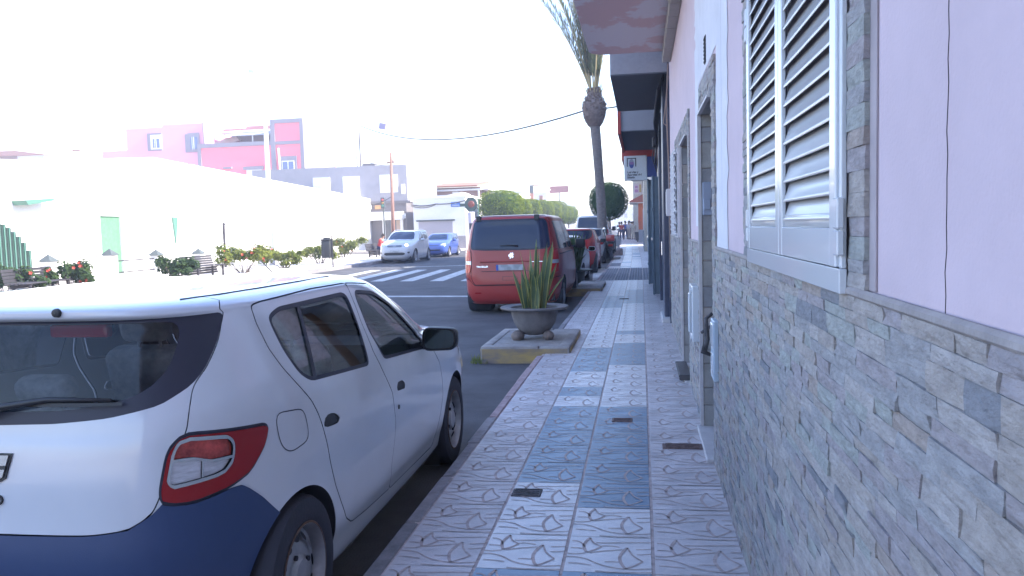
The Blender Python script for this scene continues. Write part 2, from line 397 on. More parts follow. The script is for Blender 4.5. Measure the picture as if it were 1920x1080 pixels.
class Body:
    def __init__(s, levels, N=120, step=.05):
        L = s.L = np.array(levels, float); zs = np.linspace(L[0, 0], L[-1, 0], 1500)
        cols = [s.pch(L[:, 0], L[:, k], zs) for k in range(1, 6)]
        s.zs = zs; s.cols = cols
        acc = np.concatenate([[0], np.cumsum(np.sqrt(np.diff(zs)**2+np.maximum.reduce([np.abs(np.diff(cols[0])), .7*np.abs(np.diff(cols[1])), np.abs(np.diff(cols[2]))])**2))])
        n = max(14, int(acc[-1]/step)); tz = np.interp(np.linspace(0, acc[-1], n), acc, zs)
        # ring parameter: equal steps along a typical outline
        th = np.linspace(-PI/2, PI*1.5, 8001); rw, rl, e = float(L[:, 3].max()), float((L[:, 2]-L[:, 1]).max()/2), 5.0
        xx = rw*np.sign(np.cos(th))*np.abs(np.cos(th))**(2/e); yy = rl*np.sign(np.sin(th))*np.abs(np.sin(th))**(2/e)
        al = np.concatenate([[0], np.cumsum(np.hypot(np.diff(xx), np.diff(yy)))])
        half = np.interp(np.linspace(0, al[-1], N+1)[:-1], al, th)
        bm = s.bm = bmesh.new(); rings = []
        for z in tz:
            yr, yf, w, nr, nf = [np.interp(z, zs, c) for c in cols]
            y0, l = (yr+yf)/2, (yf-yr)/2; ring = []
            for t in half:
                cx, sy = math.cos(t), math.sin(t); e = nr if sy < 0 else nf
                ring.append(bm.verts.new((w*math.copysign(abs(cx)**(2/e), cx), y0+l*math.copysign(abs(sy)**(2/e), sy), z)))
            rings.append(ring)
        for a, b in zip(rings[:-1], rings[1:]):
            for k in range(N): bm.faces.new((a[k], a[(k+1) % N], b[(k+1) % N], b[k]))
        # roof: fill the last ring with shrinking rings
        last = rings[-1]; cy = sum(v.co.y for v in last)/N; ztop = last[0].co.z
        prev = last
        for sc in (.66, .33):
            rg = [bm.verts.new((v.co.x*sc, cy+(v.co.y-cy)*sc, ztop+.004*(1-sc*sc))) for v in last]
            for k in range(N): bm.faces.new((prev[k], prev[(k+1) % N], rg[(k+1) % N], rg[k]))
            prev = rg
        bm.faces.new(prev); bm.normal_update()
        s.bvh = BVHTree.FromBMesh(bm)
    @staticmethod
    def pch(x, y, q):
        h = np.diff(x); d = np.diff(y)/h; m = np.zeros_like(y); m[0], m[-1] = d[0], d[-1]
        for i in range(1, len(y)-1):
            if d[i-1]*d[i] > 0:
                w1, w2 = 2*h[i]+h[i-1], h[i]+2*h[i-1]; m[i] = (w1+w2)/(w1/d[i-1]+w2/d[i])
        i = np.clip(np.searchsorted(x, q)-1, 0, len(h)-1); t = (q-x[i])/h[i]
        return (2*t**3-3*t**2+1)*y[i]+(t**3-2*t**2+t)*h[i]*m[i]+(-2*t**3+3*t**2)*y[i+1]+(t**3-t**2)*h[i]*m[i+1]
    def yr(s, z): return np.interp(z, s.zs, s.cols[0])
    def yf(s, z): return np.interp(z, s.zs, s.cols[1])
    # coordinates on the body: side (y,z), rear wrap (s,z), front wrap (s,z), rear/front plane (|x|,z)
    def side(s, co): return np.c_[co[:, 1], co[:, 2]]
    def rear(s, co): return np.c_[np.abs(co[:, 0])+co[:, 1]-s.yr(co[:, 2]), co[:, 2]]
    def front(s, co): return np.c_[np.abs(co[:, 0])+s.yf(co[:, 2])-co[:, 1], co[:, 2]]
    def f_side(s, poly, xmin=.45): return lambda co: np.maximum(sdf_poly(s.side(co), poly), xmin-np.abs(co[:, 0]))
    def f_rear(s, poly, ymax=1.0): return lambda co: np.maximum(sdf_poly(s.rear(co), poly), co[:, 1]-ymax)
    def f_front(s, poly, ymin=1.0): return lambda co: np.maximum(sdf_poly(s.front(co), poly), ymin-co[:, 1])
    def hit_side(s, y, z, sg=1):
        r = s.bvh.ray_cast(Vector((sg*3, y, z)), Vector((-sg, 0, 0))); return r[0], r[1]
    def hit_rear(s, x, z):
        r = s.bvh.ray_cast(Vector((x, -5, z)), Vector((0, 1, 0))); return r[0], r[1]
    def hit_front(s, x, z):
        r = s.bvh.ray_cast(Vector((x, 9, z)), Vector((0, -1, 0))); return r[0], r[1]
    def strip(s, m, pts, wd, off=.002, how='side', sg=1, mi=0, sub=.03):
        """a thin band following the body along a polyline given in one view"""
        P = []
        for (a, b), (c, d) in zip(pts[:-1], pts[1:]):
            n = max(1, int(math.hypot(c-a, d-b)/sub)); P += [(a+(c-a)*i/n, b+(d-b)*i/n) for i in range(n)]
        P.append(pts[-1]); H = []
        for p in P:
            h = s.hit_side(p[0], p[1], sg) if how == 'side' else (s.hit_rear(*p) if how == 'rear' else s.hit_front(*p))
            if h[0] is not None: H.append(h)
        if len(H) < 2: return
        vs = []
        for i, (q, n) in enumerate(H):
            t = (H[min(i+1, len(H)-1)][0]-H[max(i-1, 0)][0]).normalized(); b = n.cross(t).normalized()*wd/2; o = n*off
            vs += [q+o+b, q+o-b]
        m.add(vs, [(2*i, 2*i+1, 2*i+3, 2*i+2) for i in range(len(H)-1)], mi)

M_TYRE = mat('tyre_rubber', (0.032, 0.032, 0.044), 0.75, bump=0.2)  # black lifted towards blue to imitate a veil of glare
M_BLACKP = mat('black_plastic', (0.025, 0.026, 0.03), 0.45)
M_GAP = mat('panel_gap', (0.03, 0.03, 0.035), 0.8)  # black raised, the glare veil is put into the colour
M_SEAL = mat('window_seal', (0.026, 0.027, 0.046), 0.5)  # bluish lift of the black stands in for veiling glare
M_DARKIN = mat('car_interior', (0.13, 0.135, 0.15), 0.85)
M_SEAT = mat('seat_cloth', (0.28, 0.29, 0.32), 0.95, var=0.25, scale=20)
M_MIRROR = mat('mirror_dark_tint', (0.09, 0.12, 0.12), 0.08, metal=1.0)  # dark green tint painted in place of a dim reflection
M_CHROME = mat('chrome', (0.75, 0.76, 0.78), 0.15, metal=1.0)
M_RIM = mat('wheel_silver', (0.36, 0.36, 0.37), 0.4, metal=0.7, var=0.15, scale=15)
M_RUST = mat('wheel_rust', (0.16, 0.10, 0.07), 0.85, metal=0.2, var=0.3, scale=30)
M_GLASS = glass_mat('car_glass', (0.86, 0.9, 0.89), 2.1)
M_GLASSREAR = glass_mat('tinted_glass', (0.82, 0.86, 0.90), 1.5)
M_GLASSD = mat('dark_glass', (0.018, 0.030, 0.068), 0.07, spec=0.4)  # blue base colour stands in for sky reflected in the panes
M_RED = mat('lamp_red', (0.31, 0.006, 0.010), 0.16, coat=0.3)
M_REDB = mat('lamp_red_inner', (0.42, 0.06, 0.05), 0.18, coat=0.6, var=0.5, scale=22)
M_CLEAR = mat('lamp_clear', (0.62, 0.62, 0.66), 0.2, metal=0.25, coat=0.6, var=0.22, scale=16, stretch=(1, 1, 6))
M_AMBER = mat('lamp_amber', (0.7, 0.3, 0.08), 0.2, coat=0.5)
M_HEADL = mat('headlamp_glass', (0.62, 0.64, 0.68), 0.06, metal=0.6, coat=0.8)
M_PLATE = mat('plate_white', (0.40, 0.42, 0.44), 0.5, var=.2, scale=14, detail=0)
M_PLATEB = mat('plate_blue', (0.05, 0.12, 0.45), 0.5)
M_BUMPER = mat('bumper_plastic', (0.034, 0.062, 0.150), 0.45, bump=0.08, bscale=400)  # dark grey plastic with the reflected sky's blue put into its colour
def paint(name, col, rough=0.22, coat=0.5, back=(0.36, 0.38, 0.40)):
    return mat('paint_'+name, col, rough, coat=coat, back=back, var=0.03, scale=2)

def wheel(parent, x, y, z, r, wd, sg, steel=False, n=40):
    T = Matrix.Translation((x, y, z)) @ Matrix.Scale(sg, 4, (1, 0, 0))
    rr = r*.64
    m = MB(); m.lathe([(rr*.98, -wd*.5), (r*.93, -wd*.5), (r*.99, -wd*.38), (r, -wd*.2), (r, wd*.2), (r*.99, wd*.36), (r*.95, wd*.47), (r*.80, wd*.52), (rr*1.03, wd*.47), (rr*.97, wd*.40), (rr*.93, -wd*.3)], n, M=T, axis='x')
    if n > 30:
        for k in (-.22, 0, .22): m.lathe([(r*1.001, wd*(k-.015)), (r*1.001, wd*(k+.015))], n, M=T, axis='x')
    tyre = m.build('tyre', M_TYRE, parent, True); smooth_angle(tyre, 40)
    m = MB()
    if steel:
        m.lathe([(rr*1.03, wd*.47), (rr*1.0, wd*.49), (rr*.95, wd*.40), (rr*.90, wd*.22), (rr*.80, wd*.18), (rr*.62, wd*.30), (rr*.5, wd*.34), (rr*.40, wd*.32), (rr*.34, wd*.36), (rr*.30, wd*.42), (rr*.10, wd*.44), (0.001, wd*.44)], n, M=T, axis='x')
        m.lathe([(rr*1.04, wd*.475), (rr*1.045, wd*.49), (rr*1.0, wd*.50)], n, 2, M=T, axis='x')
        for k in range(12):
            t = 2*PI*k/12
            c = Vector((wd*.20+.016, math.cos(t)*rr*.745, math.sin(t)*rr*.745)); u = Vector((0, math.cos(t), math.sin(t))); q = Vector((0, -math.sin(t), math.cos(t)))
            vs = [T @ (c+u*math.cos(a)*rr*.085+Vector((.022, 0, 0))*-math.cos(a)*.0+q*math.sin(a)*rr*.12+Vector((.012*(-math.cos(a)), 0, 0))) for a in np.linspace(0, 2*PI, 13)[:-1]]
            m.add(vs, [tuple(range(12))], 1)
        for k in range(4):
            t = 2*PI*k/4+.4
            m.lathe([(.011, wd*.33), (.011, wd*.39), (.001, wd*.39)], 8, 1, M=T @ Matrix.Translation((0, math.cos(t)*rr*.43, math.sin(t)*rr*.43)), axis='x')
    else:
        m.lathe([(rr*1.03, wd*.47), (rr*1.0, wd*.49), (rr*.93, wd*.42), (rr*.90, wd*.10)], n, M=T, axis='x')
        m.lathe([(rr*.9, wd*.08), (.001, wd*.08)], n, 1, M=T, axis='x')
        for k in range(5):
            t = 2*PI*k/5+PI/2; R_ = T @ Matrix.Rotation(t, 4, 'X')
            a, b = rr*.11, rr*.17
            vs = [R_ @ Vector(p) for p in ((wd*.40, -b, rr*.12), (wd*.40, b, rr*.12), (wd*.40, a, rr*.95), (wd*.40, -a, rr*.95), (wd*.22, -b*1.2, rr*.12), (wd*.22, b*1.2, rr*.12), (wd*.22, a*1.3, rr*.95), (wd*.22, -a*1.3, rr*.95))]
            m.add(vs, [(0, 1, 2, 3), (0, 4, 5, 1), (1, 5, 6, 2), (3, 2, 6, 7), (0, 3, 7, 4)])
        m.lathe([(rr*.22, wd*.38), (rr*.2, wd*.44), (.001, wd*.45)], 16, M=T, axis='x')
    rim = m.build('rim', [M_RIM, M_TYRE, M_RUST], parent); smooth_angle(rim, 40)
def wheels(root, yw, r, wd, xo, n=40, steel=False, cam=None):
    for y in yw:
        for sg in (-1, 1):
            e = bpy.data.objects.new('wheel', None); COL.objects.link(e); e.parent = root; e.empty_display_size = .1
            wheel(e, sg*xo, y, r, r, wd, sg, steel, n)
def arches(B, body_parent, yw, zc, ra, mtarr, lip=True, xin=.42, wmax=.84):
    bm = B.bm
    for y in yw:
        f = carve(bm, lambda co: np.maximum(np.hypot(co[:, 1]-y, co[:, 2]-zc)-ra, .40-np.abs(co[:, 0])))
        bmesh.ops.delete(bm, geom=f, context='FACES')
    for y in yw:
        for sg in (-1, 1):
            m = MB(); ts = np.linspace(-.9, PI+.9, 30)
            A = [(y+math.cos(t)*(ra+.004), zc+math.sin(t)*(ra+.004)) for t in ts]
            out = []
            for a, b in A:
                h = B.hit_side(a, b, sg); out.append((abs(h[0].x)-.004) if h[0] is not None else wmax-.05)
            vs = [(sg*xin, a, b) for a, b in A]+[(sg*o, a, b) for (a, b), o in zip(A, out)]; n = len(A)
            m.add(vs, [(i, i+1, n+i+1, n+i) for i in range(n-1)]+[tuple(range(n))])
            m.build('wheel_arch', M_GAP, body_parent, True)

HATCH = [(.16, -.50, 3.22, .775, 5, 4), (.20, -.575, 3.31, .80, 5, 4.5), (.30, -.63, 3.38, .825, 5, 5.5), (.36, -.645, 3.40, .842, 5, 6), (.45, -.655, 3.41, .856, 5, 6),
         (.60, -.66, 3.40, .866, 5, 6), (.75, -.645, 3.35, .867, 5, 5.5), (.85, -.635, 3.22, .863, 5, 5), (.92, -.625, 3.0, .857, 5, 4.5),
         (.98, -.615, 2.70, .85, 5, 4.5), (1.02, -.605, 2.42, .842, 5, 4.5), (1.06, -.597, 2.28, .832, 5, 5), (1.2, -.56, 2.0, .788, 5, 5),
         (1.33, -.52, 1.70, .742, 5, 5), (1.375, -.505, 1.58, .722, 5, 4.8), (1.392, -.53, 1.52, .712, 5, 4.6), (1.412, -.53, 1.42, .685, 5, 4.6), (1.424, -.49, 1.33, .645, 5, 4.2),
         (1.435, -.38, 1.2, .575, 4.5, 3.8), (1.444, -.15, 1.0, .45, 4, 3.4), (1.450, .15, .8, .28, 3, 3)]
RWIN = [(.018, 1.339), (.115, 1.361), (.823, 1.362), (.862, 1.338), (.863, 1.192), (.841, .997), (.166, 1.048), (.088, 1.095), (.027, 1.201), (.002, 1.309)]
FWIN = [(.991, 1.359), (1.263, 1.330), (1.473, 1.245), (1.70, 1.09), (1.90, .925), (1.061, .989), (.965, 1.152), (.955, 1.32)]
RGLASS = [(0, 1.379), (.955, 1.379), (.941, 1.342), (.923, 1.282), (.865, 1.201), (.802, 1.153), (.667, 1.101), (.463, 1.069), (.27, 1.053), (0, 1.046), (-.3, 1.046), (-.3, 1.379)]
TAIL = [(.787, 1.006), (.735, .985), (.703, .946), (.676, .815), (.692, .775), (.825, .764), (1.012, .780), (1.136, .808), (1.232, .885), (1.252, .945), (1.235, .968)]
TAILIN = [(.735, .966), (.78, .990), (1.0, .968), (1.036, .935), (1.028, .865), (.975, .836), (.705, .826)]
BUMP = [(-.5, .697), (.09, .697), (.42, .70), (.558, .712), (.652, .754), (.690, .785), (.825, .765), (1.012, .782), (1.088, .778), (1.202, .709), (1.30, .635), (1.40, .56), (1.60, .3), (1.6, .1), (-.5, .1)]
GATE = [(-.5, 1.6), (1.03, 1.6), (.985, 1.43), (.957, 1.39), (.945, 1.35), (.928, 1.282), (.87, 1.2), (.808, 1.153), (.796, 1.073), (.787, 1.0), (.68, .80), (.652, .754), (.558, .712), (.42, .70), (-.5, .697)]
BP = [(1.143, .280), (1.104, .426), (1.162, .64), (1.124, .806), (.999, .956), (.938, 1.048), (.912, 1.2), (.915, 1.33), (.925, 1.398)]
RDOOR = [(.0, 1.392), (-.075, 1.385), (-.087, 1.32), (-.066, 1.22), (-.016, 1.135), (.06, 1.05), (.141, .972), (.185, .91), (.214, .849), (.245, .76), (.268, .675), (.31, .57), (.377, .475), (.46, .37), (.551, .319), (.75, .300)]+BP+[(.5, 1.402)]
FDOOR = list(reversed(BP))[::-1]+[(1.26, 1.372), (1.5, 1.27), (1.74, 1.10), (1.98, .925), (2.13, .80), (2.19, .68), (2.20, .56), (2.15, .45), (2.11, .375), (2.06, .262)]

def scale_poly(p, sy, sz, dy=0, dz=0): return [(a*sy+dy, b*sz+dz) for a, b in p]

def hatchback(label, loc, rz, pm, sc=(1, 1, 1), fine=False, bump_mat=None, group='parked cars', interior=False, front=None, name='parked_car', wheel_steel=False, doors=True, glassm=None):
    sx, sy, sz = sc
    root = thing(name, label, 'car', loc, rz, group)
    Lv = [(z*sz, a*sy, b*sy, w*sx, n, n2) for z, a, b, w, n, n2 in HATCH]
    B = Body(Lv, 300 if fine else 110, .017 if fine else .06); bm = B.bm
    q = lambda P: [(a*sy, b*sz) for a, b in P]
    yw = (0.0, 2.59*sy); r = .31*sz
    arches(B, root, yw, r*1.0, r+.034, pm)
    # windows
    rg = rounded(q(RGLASS), .03)
    pcs = separate(bm, carve(bm, B.f_rear(rg, .3)))
    inner = separate(pcs, carve(pcs, lambda co: np.maximum(sdf_poly(B.rear(co), rounded(q([(-.3, 1.368), (.70, 1.366), (.735, 1.33), (.70, 1.22), (.62, 1.155), (.50, 1.118), (.27, 1.092), (-.3, 1.084)]), .06)), co[:, 1]-.3)))
    gm = glassm or (M_GLASS if interior else M_GLASSD)
    emit('window_border', pcs, M_SEAL, root); offset(inner, -.004); emit('window', inner, M_GLASSREAR if interior else M_GLASSD, root, minfaces=6)
    for P in (RWIN, FWIN):
        pc = separate(bm, carve(bm, B.f_side(rounded(q(P), .04))))
        P2 = rounded(q(P), .04)
        gl = separate(pc, carve(pc, lambda co: sdf_poly(B.side(co), P2)+.017))
        offset(pc, -.001); emit('window_seal', pc, M_SEAL, root, minfaces=6); offset(gl, -.007); emit('window', gl, gm, root, minfaces=6)
    # windscreen
    ws = q([(-.3, 1.05), (.66, 1.03), (.60, 1.25), (.50, 1.385), (-.3, 1.40)])
    pc = separate(bm, carve(bm, lambda co: np.maximum(sdf_poly(np.c_[np.abs(co[:, 0])/sx, co[:, 2]], [(a, b) for a, b in ws]), .9*sy-co[:, 1])))
    emit('windscreen', pc, gm, root, minfaces=6)
    # lamps
    tl = separate(bm, carve(bm, B.f_rear(rounded(q(TAIL), .035), .3)))
    if fine:
        T2 = rounded(q(TAIL), .035)
        core = separate(tl, carve(tl, lambda co: sdf_poly(B.rear(co), T2)+.011)); emit('lamp_seal', tl, M_SEAL, root)
        ti = rounded(q(TAILIN), .03)
        inn = separate(core, carve(core, lambda co: sdf_poly(B.rear(co), ti)))
        offset(core, .006); lamps = emit('tail_light', core, M_RED, root, minfaces=8)
        ring2 = separate(inn, carve(inn, lambda co: -(sdf_poly(B.rear(co), ti)+.012)))
        wave = lambda co: co[:, 2]-np.interp(B.rear(co)[:, 0], [.70, .732, .80, .847, .899, 1.02], np.array([.914, .917, .918, .912, .894, .890])*sz)
        up = separate(inn, carve(inn, lambda co: -wave(co)))
        b1 = separate(up, carve(up, lambda co: wave(co)-.0045)); b2 = separate(inn, carve(inn, lambda co: -wave(co)-.0045))
        for b_ in (ring2, b1, b2): offset(b_, .009); emit('lamp_trim', b_, M_CHROME, root, minfaces=3)
        half = separate(inn, carve(inn, lambda co: B.rear(co)[:, 0]-.868)); dv = separate(inn, carve(inn, lambda co: B.rear(co)[:, 0]-.876)); offset(half, -.004); emit('reverse_lens', half, M_CLEAR, root, minfaces=3); offset(dv, .004); emit('lamp_trim', dv, M_CHROME, root, minfaces=2)
        offset(up, -.002); emit('brake_lens', up, M_REDB, root, minfaces=3)
        offset(inn, -.004); emit('reverse_lens', inn, M_CLEAR, root, minfaces=3)
    else:
        offset(tl, .004); emit('tail_light', tl, M_RED, root, minfaces=3)
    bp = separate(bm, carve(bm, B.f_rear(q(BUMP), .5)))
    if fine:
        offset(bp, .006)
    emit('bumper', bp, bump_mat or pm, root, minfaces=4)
    # front of the car
    if front:
        hl = separate(bm, carve(bm, B.f_front(rounded(q(front['head']), .03), 1.5)))
        offset(hl, .003); emit('headlight', hl, M_HEADL, root, minfaces=2)
        for P, mt, nm in front['pieces']:
            pc = separate(bm, carve(bm, B.f_front(rounded(q(P), .02), 1.5))); emit(nm, pc, mt, root, minfaces=1)
    # doors and tailgate with open gaps
    gaps = bmesh.new()
    if doors:
        def part(nm, fn, hw):
            pc = separate(bm, carve(bm, lambda co: fn(co)+hw)); o = emit(nm, pc, pm, root, minfaces=12)
            g = separate(bm, carve(bm, lambda co: fn(co)-hw)); offset(g, -.012)
            me = bpy.data.meshes.new('t'); g.to_mesh(me); gaps.from_mesh(me); g.free(); return o
        hw = .0028 if fine else .006
        hndl = []
        if fine:
            for P in ([(.222, .851), (.232, .838), (.366, .826), (.395, .842), (.36, .872), (.30, .886), (.25, .886)], [(1.205, .808), (1.215, .793), (1.345, .781), (1.378, .795), (1.345, .824), (1.285, .840), (1.235, .842)]):
                hp = separate(bm, carve(bm, B.f_side(rounded(P, .012)))); offset(hp, -.004); hndl.append(hp)
        d1 = part('door', B.f_side(rounded(q(RDOOR), .02)), hw)
        d2 = part('door', B.f_side(rounded(q(FDOOR), .02)), hw)
        part('tailgate', B.f_rear(rounded(q(GATE), .035), -.20*sy), hw)
        def side_of(lst, sg):
            for o in lst:
                if o.data.vertices and (o.data.vertices[0].co.x > 0) == (sg > 0): return o
            return root
        for hp, dl in zip(hndl, (d1, d2)):
            for o in emit('handle', hp, M_BLACKP, root, thick=.012): o.parent = side_of(dl, 1 if o.data.vertices[0].co.x > 0 else -1)
    m = MB()
    # underbody block and sills
    m.box(-.74*sx, .74*sx, -.45*sy, 3.15*sy, .19*sz, .30*sz); m.box(-.42*sx, .42*sx, -.5*sy, 3.2*sy, .19*sz, .62*sz); m.box(-.74*sx, .74*sx, .42*sy, 2.15*sy, .19*sz, .5*sz)
    if interior:
        m.box(-.58, .58, -.38, .16, .45, .92); m.box(-.72, .72, 1.85, 2.3, .5, .95)     # parcel shelf, dashboard
    else:
        m.box(-.60*sx, .60*sx, -.3*sy, 1.9*sy, .5*sz, .97*sz)
    m.build('cabin_floor', M_DARKIN if interior else M_GAP, root)
    if interior:
        for cx, cy in ((-.36, 1.05), (.36, 1.05), (-.36, .28), (.36, .28)):
            s_ = MB(); R_ = Matrix.Translation((cx, cy, .5)) @ Matrix.Rotation(math.radians(14), 4, 'X')
            bk = .60 if cy > .5 else .44; s_.rbox(-.24, .24, -.08, .08, 0, bk, .05, M=R_, seg=3); s_.rbox(-.25, .25, 0, .5, -.05, .12, .05, M=Matrix.Translation((cx, cy, .45)), seg=3)
            s_.rbox(-.13, .13, -.06, .06, bk+.04, bk+(.22 if cy > .5 else .15), .045, M=R_, seg=3)
            s_.tube([R_ @ Vector((-.06, 0, bk-.02)), R_ @ Vector((-.06, 0, bk+.08))], .008, 6); s_.tube([R_ @ Vector((.06, 0, bk-.02)), R_ @ Vector((.06, 0, bk+.08))], .008, 6)
            smooth_angle(s_.build('car_seat', M_SEAT, root), 50)
        s_ = MB(); R_ = Matrix.Translation((-.37, 1.72, .92)) @ Matrix.Rotation(math.radians(-65), 4, 'X')
        s_.tube([R_ @ Vector((.18*math.cos(a), .18*math.sin(a), 0)) for a in np.linspace(0, 2*PI, 25)], .016, 8)
        s_.box(-.17, .17, -.02, .02, -.02, .0, M=R_); s_.build('steering_wheel', M_BLACKP, root, True)
        s_ = MB(); s_.rbox(-.12, .12, 1.40, 1.43, 1.30, 1.36, .012); s_.build('interior_mirror', M_BLACKP, root)
    wheels(root, yw, r, .185*sx, .755*sx, 48 if fine else 24, wheel_steel)
    if fine:
        for sg in (-1, 1):
            m = MB(); fl = rounded([(-.141, .987), (.068, .960), (.091, .830), (-.06, .815), (-.121, .861)], .05)
            B.strip(m, fl+fl[:1], .004, .0012, sg=sg, sub=.02); m.build('fuel_flap_gap', M_SEAL, root); m = MB()
            pts_ = [B.bvh.ray_cast(Vector((sg*xx, yy, 3)), Vector((0, 0, -1)))[0] for xx, yy in ((.56, -.30), (.60, -.1), (.61, .2), (.61, .6), (.59, 1.0))]; m.tube([p+Vector((0, 0, .001)) for p in pts_], .0032, 5); m.build('roof_strip', M_SEAL, root, True); m = MB()
            B.strip(m, [(.296, 1.352), (.212, 1.045)], .03, -.002, sg=sg); m.build('window_divider', M_SEAL, root)
    # body shell last: what is left, with the gap lining
    bm_obj('body', bm, pm, root)
    if len(gaps.faces): bm_obj('panel_gap', gaps, M_GAP, root)
    gaps.free()
    # mirrors
    for sg in (-1, 1):
        mm = MB(); M0 = Matrix.Translation((sg*.985*sx, 1.74*sy, 1.005*sz))
        ol = rounded([(-.105, -.07), (.105, -.062), (.108, .066), (-.10, .075)], .05); nO = len(ol); vs = []
        lv = [(-.052, .90), (-.068, .97), (-.060, 1.0), (-.01, 1.0), (.03, .88), (.055, .66), (.066, .35)]
        for yy, k in lv: vs += [M0 @ Vector((a_*k*sg-(1-k)*.04*sg, yy, b_*k)) for a_, b_ in ol]
        mm.add(vs, [(r_*nO+i, r_*nO+(i+1) % nO, (r_+1)*nO+(i+1) % nO, (r_+1)*nO+i) for r_ in range(len(lv)-1) for i in range(nO)]+[tuple(range(nO)), tuple((len(lv)-1)*nO+i for i in range(nO))])
        mm.tube([(sg*.85*sx, 1.80*sy, .955*sz), (sg*.93*sx, 1.76*sy, .975*sz)], .028, 8)
        o = mm.build('wing_mirror', M_BLACKP if bump_mat else pm, root); smooth_angle(o, 40)
        g = MB(); gp = rounded([(-.089, -.057), (.089, -.05), (.091, .054), (-.085, .062)], .042); g.prism(gp, 1.74*sy-.058, 1.74*sy-.0525, lambda a, b, d: (sg*(.985*sx+a-.004), d, 1.005*sz+b)); g.build('mirror_glass', M_MIRROR, o)
    return root, B

# ---- the white hatchback by the camera
P_WHITE = paint('white', (0.66, 0.68, 0.71), 0.16, 0.7)
XC, YA = -2.17, 2.93
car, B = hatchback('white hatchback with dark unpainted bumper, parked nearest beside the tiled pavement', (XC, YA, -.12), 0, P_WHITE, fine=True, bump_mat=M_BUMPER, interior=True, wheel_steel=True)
def on_rear(root, Bo, x, z, txt, size, mt, nm='lettering', ex=.004):
    p, n = Bo.hit_rear(x, z); n = n.normalized(); ey = Vector((0, 0, 1)); ey = (ey-n*ey.dot(n)).normalized(); ex_ = ey.cross(n)
    return add_text(root, txt, size, basis(ex_, ey, p+n*.003), mt, nm, extrude=ex, align='CENTER', bold=.001)
# badge on the tailgate: a chrome shield with a dark rim
def rear_plate(root, Bo, poly, z0, mt, nm, d0=.002, d1=.010, x0=0, smooth=False):
    m = MB()
    pts = []
    for a, b in poly:
        p, n = Bo.hit_rear(x0+a, z0+b); pts.append((p, n))
    k = len(pts); vs = [p+n*d0 for p, n in pts]+[p+n*d1 for p, n in pts]
    m.add(vs, [tuple(range(k, 2*k))]+[(i, (i+1) % k, k+(i+1) % k, k+i) for i in range(k)]); return m.build(nm, mt, root)
M_BADGE = mat('badge_steel', (.34, .35, .38), .35, metal=.8)
shield = [(-.133, .045), (.133, .045), (.112, -.035), (.09, -.048), (-.09, -.048), (-.112, -.035)]
rear_plate(car, B, shield, .915, M_BLACKP, 'badge', .002, .006)
rear_plate(car, B, [(a*.93, b*.86) for a, b in shield], .915, M_BADGE, 'badge', .006, .011)
rear_plate(car, B, [(-.116, .006), (.116, .006), (.113, -.006), (-.113, -.006)], .915, M_BLACKP, 'badge', .011, .0125)
on_rear(car, B, 0, .927, 'DACIA', .030, M_BLACKP)
for o in car.children:
    if o.name.startswith('lettering'): o.location.y -= .011
on_rear(car, B, 0, .795, 'SANDERO', .045, M_BLACKP)
m = MB(); B.strip(m, [(.0, 1.362), (.12, 1.362)], .02, .003, 'rear')
p, n = B.hit_rear(.257, 1.410); m2 = MB(); m2.lathe([(.016, 0), (.014, .012), (.001, .014)], 10, M=basis((1, 0, 0), (0, 0, 1), p)); m2.build('washer_jet', M_BLACKP, car)
wm = MB(); q1 = B.hit_rear(-.02, 1.085); pts = []
for x_, z_ in ((.0, 1.075), (.10, 1.105), (.26, 1.128), (.47, 1.124)):
    p, n = B.hit_rear(x_, z_); pts.append(p+n*.03)
wm.tube(pts, [.02, .014, .010, .006], 6); B.strip(wm, [(.12, 1.112), (.5, 1.112)], .012, .02, 'rear'); wm.build('wiper', M_BLACKP, car, True)
p, n = B.hit_rear(.29, 1.362); hb = MB(); hb.rbox(.16, .38, p.y+.05, p.y+.09, 1.315, 1.362, .012); hb.build('brake_lens', M_RED, car)
key = MB(); p, n = B.hit_side(1.222, .705); key.lathe([(.013, 0), (.012, .004), (.001, .005)], 12, M=Matrix.Translation(p), axis='x'); key.build('door_lock', M_BLACKP, car)

